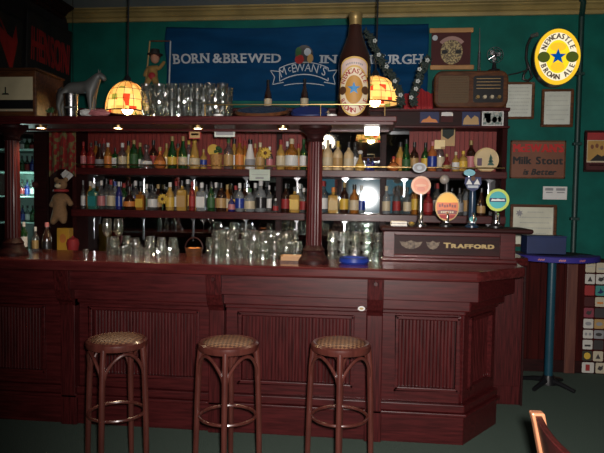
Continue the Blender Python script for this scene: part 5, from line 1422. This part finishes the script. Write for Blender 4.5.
disc(t2, 446.5, 206.5, 11.6, 14.2, gold)
mr = pbr('badge_maroon', (.16, .02, .012), .4)
disc(t2, 446.5, 206.5, 10.6, 13.1, pbr('badge_amber', (.85, .44, .03), .4), 'badge_field', .008, .002)
disc(t2, 446.5, 206.5, 0, 0, pbr('badge_orange', (.62, .13, .02), .4), 'badge_band', .010, .001, [(10.4*math.cos(t), 13*math.sin(t)) for t in [-.0-PI*i/16 for i in range(17)]]+[(-9.9, 4), (9.9, 4)])
disc(t2, 446.5, 206.5, 0, 0, mr, 'badge_band', .011, .001, [(-9.6, -4.0), (-4, -3), (4, -3), (9.6, -4.0), (9, -7.5), (-9, -7.5)])
disc(t2, 446.5, 206.5, 0, 0, crim, 'badge_band', .011, .001, [(-8.3, -8), (8.3, -8), (6, -11), (0, -12.6), (-6, -11)])
f = tf(446.5, 206.5); mb = MB()
for i in range(7): mb.plate(rect(-8+2.4*i, -.5+.5*math.sin(i*2), -6.4+2.4*i, 2.2+.8*math.sin(i*2)), lambda u, v, q: f(u, v, q+.012), .001)
mb.build('badge_script', mr, t2)
mb = MB()
for i in range(6): mb.plate(rect(-6+2.1*i, -6.3, -4.6+2.1*i, -4.4), lambda u, v, q: f(u, v, q+.012), .001)
mb.build('badge_script', cream, t2)
MB().ball((X_(444.5, 179.5, TPY), TPY, Z_(444.5, 179.5, TPY)), .032, 16, 12).build('ball_top', pbr('grey_ball', (.30, .27, .24), .3), t2, 60)
t3 = tap(472, 186, 'dark blue tap with shield badge in white and black and small teal oval', pbr('tap_blue', (.012, .03, .06), .25), .024)
disc(t3, 472, 183.5, 0, 0, navy, 'badge', 0, .008, [(-7.4, 6), (7.4, 6), (8, 0), (5, -5.5), (0, -8), (-5, -5.5), (-8, 0)])
disc(t3, 472, 183.5, 0, 0, white, 'badge_mark', .008, .001, [(-6.6, -1), (-4, 4.5), (-.6, -1)]); disc(t3, 472, 183.5, 0, 0, white, 'badge_mark', .008, .001, [(6.6, -1), (4, 4.5), (.6, -1)])
disc(t3, 472, 183.5, 0, 0, pale_grey, 'badge_mark', .008, .001, rect(-5, -4.4, 5, -2)); disc(t3, 472, 188.5-4.5, 2.2, 2.2, wood_brown, 'badge_mark', .009, .001, oval(0, 5, 2.2, 2.2, 16))
disc(t3, 468.5, 173, 5.4, 3.2, pbr('teal_oval', (.12, .35, .42), .4), 'upper_badge'); 
MB().cyl((X_(468.5, 176, TPY), TPY-.02, Z_(468.5, 180, TPY)), (X_(468.5, 173, TPY), TPY-.02, Z_(468.5, 173, TPY)), .006).build('upper_stem', chrome, t3)
disc(t3, 472, 219, 3.6, 2.6, teal, 'lower_badge')
t4 = tap(496, 196, 'black tap with round lime ringed teal badge at the end of the sill', black, .016)
disc(t4, 496.5, 200, 10.8, 10.8, pbr('lime_ring', (.50, .62, .10), .4)); disc(t4, 496.5, 200, 8.2, 8.2, pbr('badge_teal', (.05, .40, .42), .4), 'badge_field', .008, .002)
disc(t4, 496.5, 200, 0, 0, navy, 'badge_band', .010, .001, rect(-7.6, -1.8, 7.6, 1.8)); disc(t4, 496.5, 200, 0, 0, white, 'badge_mark', .011, .001, [(-6.5, -1), (-5.5, 1.2), (-2, .6), (0, 1.4), (3, .5), (6, .9), (6.5, -.8)])
# low glass and towel on the sill
x = X_(399, 226, 3.98); r = root('folded_towel', (x, 4.03, SILL), 'folded white bar towel at the left end of the sill', 'towel')
MB().bb(x-.055, x+.055, 3.97, 4.09, SILL, SILL+.018).build('lower_fold', white, r, bevel=.007); MB().bb(x-.053, x+.055, 3.972, 4.088, SILL+.018, SILL+.034).build('upper_fold', white, r, bevel=.007)
x = X_(412, 222, 3.96); r = root('lime_dish', (x, 3.99, SILL), 'small glass dish with yellow lemon slices below the peach badge', 'dish')
MB().lathe([(0, 0), (.02, 0), (.032, .03), (.029, .03), (.018, .004), (0, .004)], (x, 3.99, SILL), 16).build('dish', g_clear, r, 40)
MB().ball((x, 3.99, SILL+.018), (.023, .023, .014), 12, 8).build('lemon', yellow, r, 60)

# ================================================================== PUB TABLE AND WALL ON THE RIGHT
ty_ = 4.93; tx = X_(551, 300, ty_); tz = 1.085
r = root('pub_table', (tx, ty_, 0), 'tall round pub table on a teal post right of the bar', 'table')
MB().lathe([(0, tz-.03), (.325, tz-.03), (.335, tz-.02), (.335, tz-.006), (.328, tz), (0, tz)], (tx, ty_, 0), 48).build('table_top', wood_dark, r, 40)
MB().cyl((tx, ty_, .05), (tx, ty_, tz-.035), .033, seg=20).build('post', teal_metal, r, 40)
MB().lathe([(0, tz-.06), (.055, tz-.06), (.09, tz-.036), (.09, tz-.03), (0, tz-.03)], (tx, ty_, 0), 24).build('mounting_plate', steel, r, 40)
MB().lathe([(0, .03), (.07, .03), (.055, .06), (.04, .10), (0, .10)], (tx, ty_, 0), 20).build('hub', black, r, 40)
for i in range(4):
    a = PI/4+PI/2*i; c, s = math.cos(a), math.sin(a)
    MB().tube([(tx+.03*c, ty_+.03*s, .06), (tx+.12*c, ty_+.12*s, .045), (tx+.22*c, ty_+.22*s, .02)], [.022, .02, .016], 8).build('leg', black, r, 50)
# bar runner over the near edge
xa, xb = X_(515.5, 253, ty_-.335), X_(591, 253, ty_-.335); xa = max(xa, tx-.32); xb = min(xb, tx+.33)
r = root('bar_runner', (tx, ty_-.2, tz), 'violet blue bar runner with small pink print along the pub table edge', 'bar runner')
n = 40; mb = MB(); vs = []; fs = []
for i in range(n+1):
    a = PI*1.08+PI*.84*i/n; c, s = math.cos(a), math.sin(a)
    for q, z in ((.20, tz+.006), (.342, tz+.006), (.347, tz+.001), (.347, tz-.036), (.341, tz-.036), (.340, tz+.001), (.20, tz+.002)): vs.append(V((tx+q*c, ty_+q*s, z)))
for i in range(n):
    for j in range(7): a = i*7+j; b = i*7+(j+1) % 7; fs.append((a, b, b+7, a+7))
fs += [tuple(range(7)), tuple(n*7+j for j in range(7))[::-1]]
rc = mb.add(vs, fs).build('cloth', purple, r, 40)
for px in (527, 542.5, 562, 583):
    mb = MB(); a0 = math.acos(max(-1, min(1, (X_(px, 254, ty_-.33)-tx)/.349)))
    for t in range(6):
        for q in (0,):
            a = -(a0)+(t-2.5)*.024; z = tz-.026+.004*(t % 2); h_ = .012
            mb.add([V((tx+.3485*math.cos(a+e*.009), ty_+.3485*math.sin(a+e*.009), z+g)) for e, g in ((-1, 0), (1, 0), (1, h_), (-1, h_))], [(0, 1, 2, 3)])
    mb.build('printed_word', LBL['p'], rc)
xa, xb = X_(527, 244, 4.85), X_(566.5, 244, 4.85); zt = Z_(546, 237, 4.85)
r = root('blue_storage_box', ((xa+xb)/2, 4.93, tz+.006), 'plain navy blue box standing on the pub table', 'box')
MB().bb(xa, xb, 4.85, 5.03, tz+.0065, zt).build('body', pbr('box_navy', (.005, .018, .085), .6), r, bevel=.004)
MB().bb(xa-.004, xb+.004, 4.846, 5.034, zt, zt+.008).build('lid', pbr('box_lid', (.006, .022, .095), .6), r, bevel=.002)

# beer mats on the wall
MATC = [
 (262.5, 272.5, [('cream', 'tan-lined cream', 'k1'), ('cream', 'plain cream', 'bars')]),
 (274, 284, [('white_', 'white with black triangle', 'tri'), ('white_', 'white with dark blob', 'blob')]),
 (285.5, 295.5, [('crim', 'crimson', 'none'), ('teal', 'teal', 'bird')]),
 (297, 306.5, [('darkred', 'dark maroon', 'none'), ('cream', 'cream with orange bars', 'bars')]),
 (308, 317.5, [('pink', 'dark pink', 'blob'), ('dark', 'near black', 'none')]),
 (319, 328.5, [('white_', 'white with grey oval', 'oval'), ('tan', 'tan', 'oval')]),
 (330, 338.5, [('white_', 'greyish with two dots', 'dots'), ('grey', 'grey', 'oval')]),
 (340, 349.5, [('white_', 'white with dark letters', 'bars'), ('dark', 'charcoal', 'none')]),
 (351, 361, [('yround', 'dark with yellow disc', 'disc'), ('cream', 'pale cream', 'tri')]),
 (362.5, 373, [('white_', 'white with red stripe', 'stripe'), ('cream', 'stained cream', 'blob')])]
CM = {'cream': pbr('mat_cream', (.50, .44, .32), .8), 'white_': pbr('mat_white', (.55, .53, .48), .8), 'crim': crim, 'teal': pbr('mat_teal', (.05, .24, .22), .8), 'darkred': darkred,
      'pink': pbr('mat_pink', (.22, .04, .06), .8), 'dark': pbr('mat_dark', (.04, .035, .035), .8), 'tan': LBL['tn'], 'grey': grey, 'yround': pbr('mat_black', (.03, .03, .02), .8)}
rows = ('top', 'second', 'third', 'fourth', 'fifth', 'sixth', 'seventh', 'eighth', 'ninth', 'lowest')
for i, (ya, yb, two) in enumerate(MATC):
    for j, (cm, desc, mk) in enumerate(two):
        Y = WY-.024 if i < 9 else WY-.031; pa, pb = ((583.5, 593.3), (594.3, 604.3))[j]
        xa, xb, zt, zb = X_(pa, 320, Y), X_(pb, 320, Y), Z_(593, ya, Y), Z_(593, yb, Y)
        if i == 9 and j == 0: xb += .02
        if i == 9 and j == 1: xa += .025; xb += .02
        r = root('beer_mat', ((xa+xb)/2, WY-.022, zb), '%s beer mat on the dado, %s in the %s column' % (desc, rows[i], 'left' if j == 0 else 'right'), 'beer mat', 'beer mats on the dado')
        f = lambda u, v, w: V((xa+u*(xb-xa), Y-w, zb+v*(zt-zb)))
        MB().plate(rrect(0, 0, 1, 1, .12), f, .003).build('card', CM[cm], r)
        fm = lambda u, v, w: f(u, v, w+.003); dk = CM['dark']
        S_ = {'tri': ([(.25, .25), (.75, .25), (.5, .75)], dk), 'blob': ([(.2, .4), (.35, .7), (.6, .65), (.8, .8), (.75, .4), (.5, .25)], dk), 'bird': ([(.15, .3), (.4, .45), (.5, .8), (.65, .5), (.9, .4), (.5, .2)], navy),
              'bars': ([(.2, .3), (.8, .3), (.8, .5), (.2, .5)], orange if i == 3 else lgrey if i == 0 else dk), 'oval': (oval(.5, .5, .32, .2, 18), grey if cm != 'grey' else dk), 'dots': (oval(.3, .5, .14, .18, 12), grey), 'disc': (oval(.5, .5, .34, .34, 20), yellow),
              'stripe': (rect(.3, .2, .65, .8), crim), 'k1': ([(.2, .55), (.8, .55), (.8, .62), (.2, .62)], lgrey)}.get(mk)
        if S_: MB().plate(S_[0], fm, .001).build('print', S_[1], r)
        if mk == 'dots': MB().plate(oval(.7, .5, .14, .18, 12), fm, .001).build('print', grey, r)

# ================================================================== CHAIR, lower right
a_, b_ = aZ(547, 412, .84), aZ(606, 472, .84)
d = (b_-a_).to_2d().normalized(); ang = math.atan2(d.y, d.x); W_ = .40
r = root('dining_chair', (a_.x, a_.y, 0), 'orange wooden dining chair in the lower right corner', 'chair', None, ang)
def lc_(u, v, z):       # u along the backrest, v towards the seat
    return V((a_.x+d.x*u-d.y*v, a_.y+d.y*u+d.x*v, z))
dirv = 1
for u in (0, W_):
    pts = [lc_(u, .06, 0), lc_(u, .04, .25), lc_(u, .03, .45), lc_(u, .0, .70), lc_(u, -.022, .80), lc_(u, -.032, .84)]
    mb = MB(); vs = []; n4 = 4
    for p, q in zip(pts, (.016, .018, .019, .017, .016, .017)):
        for e, g in ((-1, -1), (1, -1), (1, 1), (-1, 1)):
            vs.append(p+V((d.x, d.y, 0))*e*q+V((-d.y, d.x, 0))*g*q*1.25)
    fs = [(0, 1, 2, 3)[::-1], tuple(20+i for i in range(4))]+[(i*4+j, i*4+(j+1) % 4, i*4+4+(j+1) % 4, i*4+4+j) for i in range(5) for j in range(4)]
    mb.add(vs, fs).build('leg', wood_light, r, bevel=.006)
for u in (.02, W_-.02):
    mb = MB(); mb.cyl(lc_(u, .42, 0), lc_(u, .41, .43), .014, .019, 12).build('leg', wood_light, r, 40)
seatp = [lc_(u, v, 0) for u, v in ((.0, .03), (W_, .03), (W_+.01, .38), (W_-.03, .44), (.03, .44), (-.01, .38))]
MB().prism([(p.x, p.y) for p in seatp], .43, .46).build('seat', wood_light, r, bevel=.008)
def slat(z0, z1, nm, mt, bow):
    mb = MB(); vs = []; n = 14
    for i in range(n+1):
        u = .012+(W_-.024)*i/n; v = -bow*math.sin(PI*i/n)
        tl = lambda z: -.032*(z-.70)/.14 if z > .7 else .03*(.7-z)/.25
        sag = .02*math.sin(PI*i/n)
        for dv, z in ((-.011, z0), (.011, z0), (.011, z1-sag*0), (-.011, z1-sag*0)): vs.append(lc_(u, v+dv+tl(z), z))
    fs = [(i*4+j, i*4+(j+1) % 4, i*4+4+(j+1) % 4, i*4+4+j) for i in range(n) for j in range(4)]+[(0, 1, 2, 3), tuple(n*4+j for j in range(4))[::-1]]
    mb.add(vs, fs).build(nm, mt, r, 40, bevel=.003)
slat(.70, .832, 'back_rail', wood_v, .02)
slat(.55, .60, 'back_rail', wood_v, .02)
mb = MB()
for u in (.0, W_): mb.cyl(lc_(u, .06, .2), lc_(u, .41, .2), .010)
mb.build('stretcher', wood_light, r)
mb = MB().cyl(lc_(0, .235, .2), lc_(W_, .235, .2), .010); mb.build('stretcher', wood_light, r)

# ================================================================== LIGHT
fb = bpy.data.lights.new('fridge_lamp', 'POINT'); fq = bpy.data.objects.new('fridge_lamp', fb); COL.objects.link(fq)
fq.location = (-2.99, fy+.03, 1.55); fb.energy = 4; fb.shadow_soft_size = .03; fb.color = (.8, 1, .92)
wn = struct(MB().bb(-1.25, 1.15, YB+.001, YB+.03, 1.0, 2.15).build('window_1', emit('evening_window', (.10, .30, .38), .35)))
wf = MB()
for a in (-1.3, -.45, .35, 1.15): wf.bb(a, a+.06, YB, YB+.05, .95, 2.2)
wf.bb(-1.3, 1.21, YB, YB+.05, .95, 1.0); wf.bb(-1.3, 1.21, YB, YB+.05, 2.15, 2.2); wf.bb(-1.3, 1.21, YB, YB+.05, 1.6, 1.65)
struct(wf.build('window_1_frame', wood_dark))
rl_ = bpy.data.lights.new('room_fill_light', 'POINT'); rq = bpy.data.objects.new('room_fill_light', rl_); COL.objects.link(rq)  # unseen fill light added behind the camera to brighten the mirrored room
rq.location = (-.8, -1.8, 2.7); rl_.energy = 5; rl_.color = (1, .8, .6); rl_.shadow_soft_size = .15
fl = bpy.data.lights.new('camera_flash', 'SPOT'); fo = bpy.data.objects.new('camera_flash', fl); COL.objects.link(fo)
fo.location = CO+CR*.05+CU*.05-CF*.02
fl.energy = 660; fl.shadow_soft_size = .03; fl.color = (1, .93, .88)
fl.spot_size = math.radians(92); fl.spot_blend = 1.0
aim = ray(415, 258).normalized(); fo.rotation_euler = (-aim).to_track_quat('Z', 'Y').to_euler()
w = bpy.data.worlds.new('world'); S.world = w; w.use_nodes = True
w.node_tree.nodes['Background'].inputs[0].default_value = (.05, .05, .06, 1); w.node_tree.nodes['Background'].inputs[1].default_value = .05
S.view_settings.view_transform = 'Standard'; S.view_settings.look = 'None'; S.view_settings.gamma = 1
S.view_settings.use_curve_mapping = False; S.view_settings.exposure = 0
S.cycles.transparent_max_bounces = 24; S.cycles.sample_clamp_indirect = 0
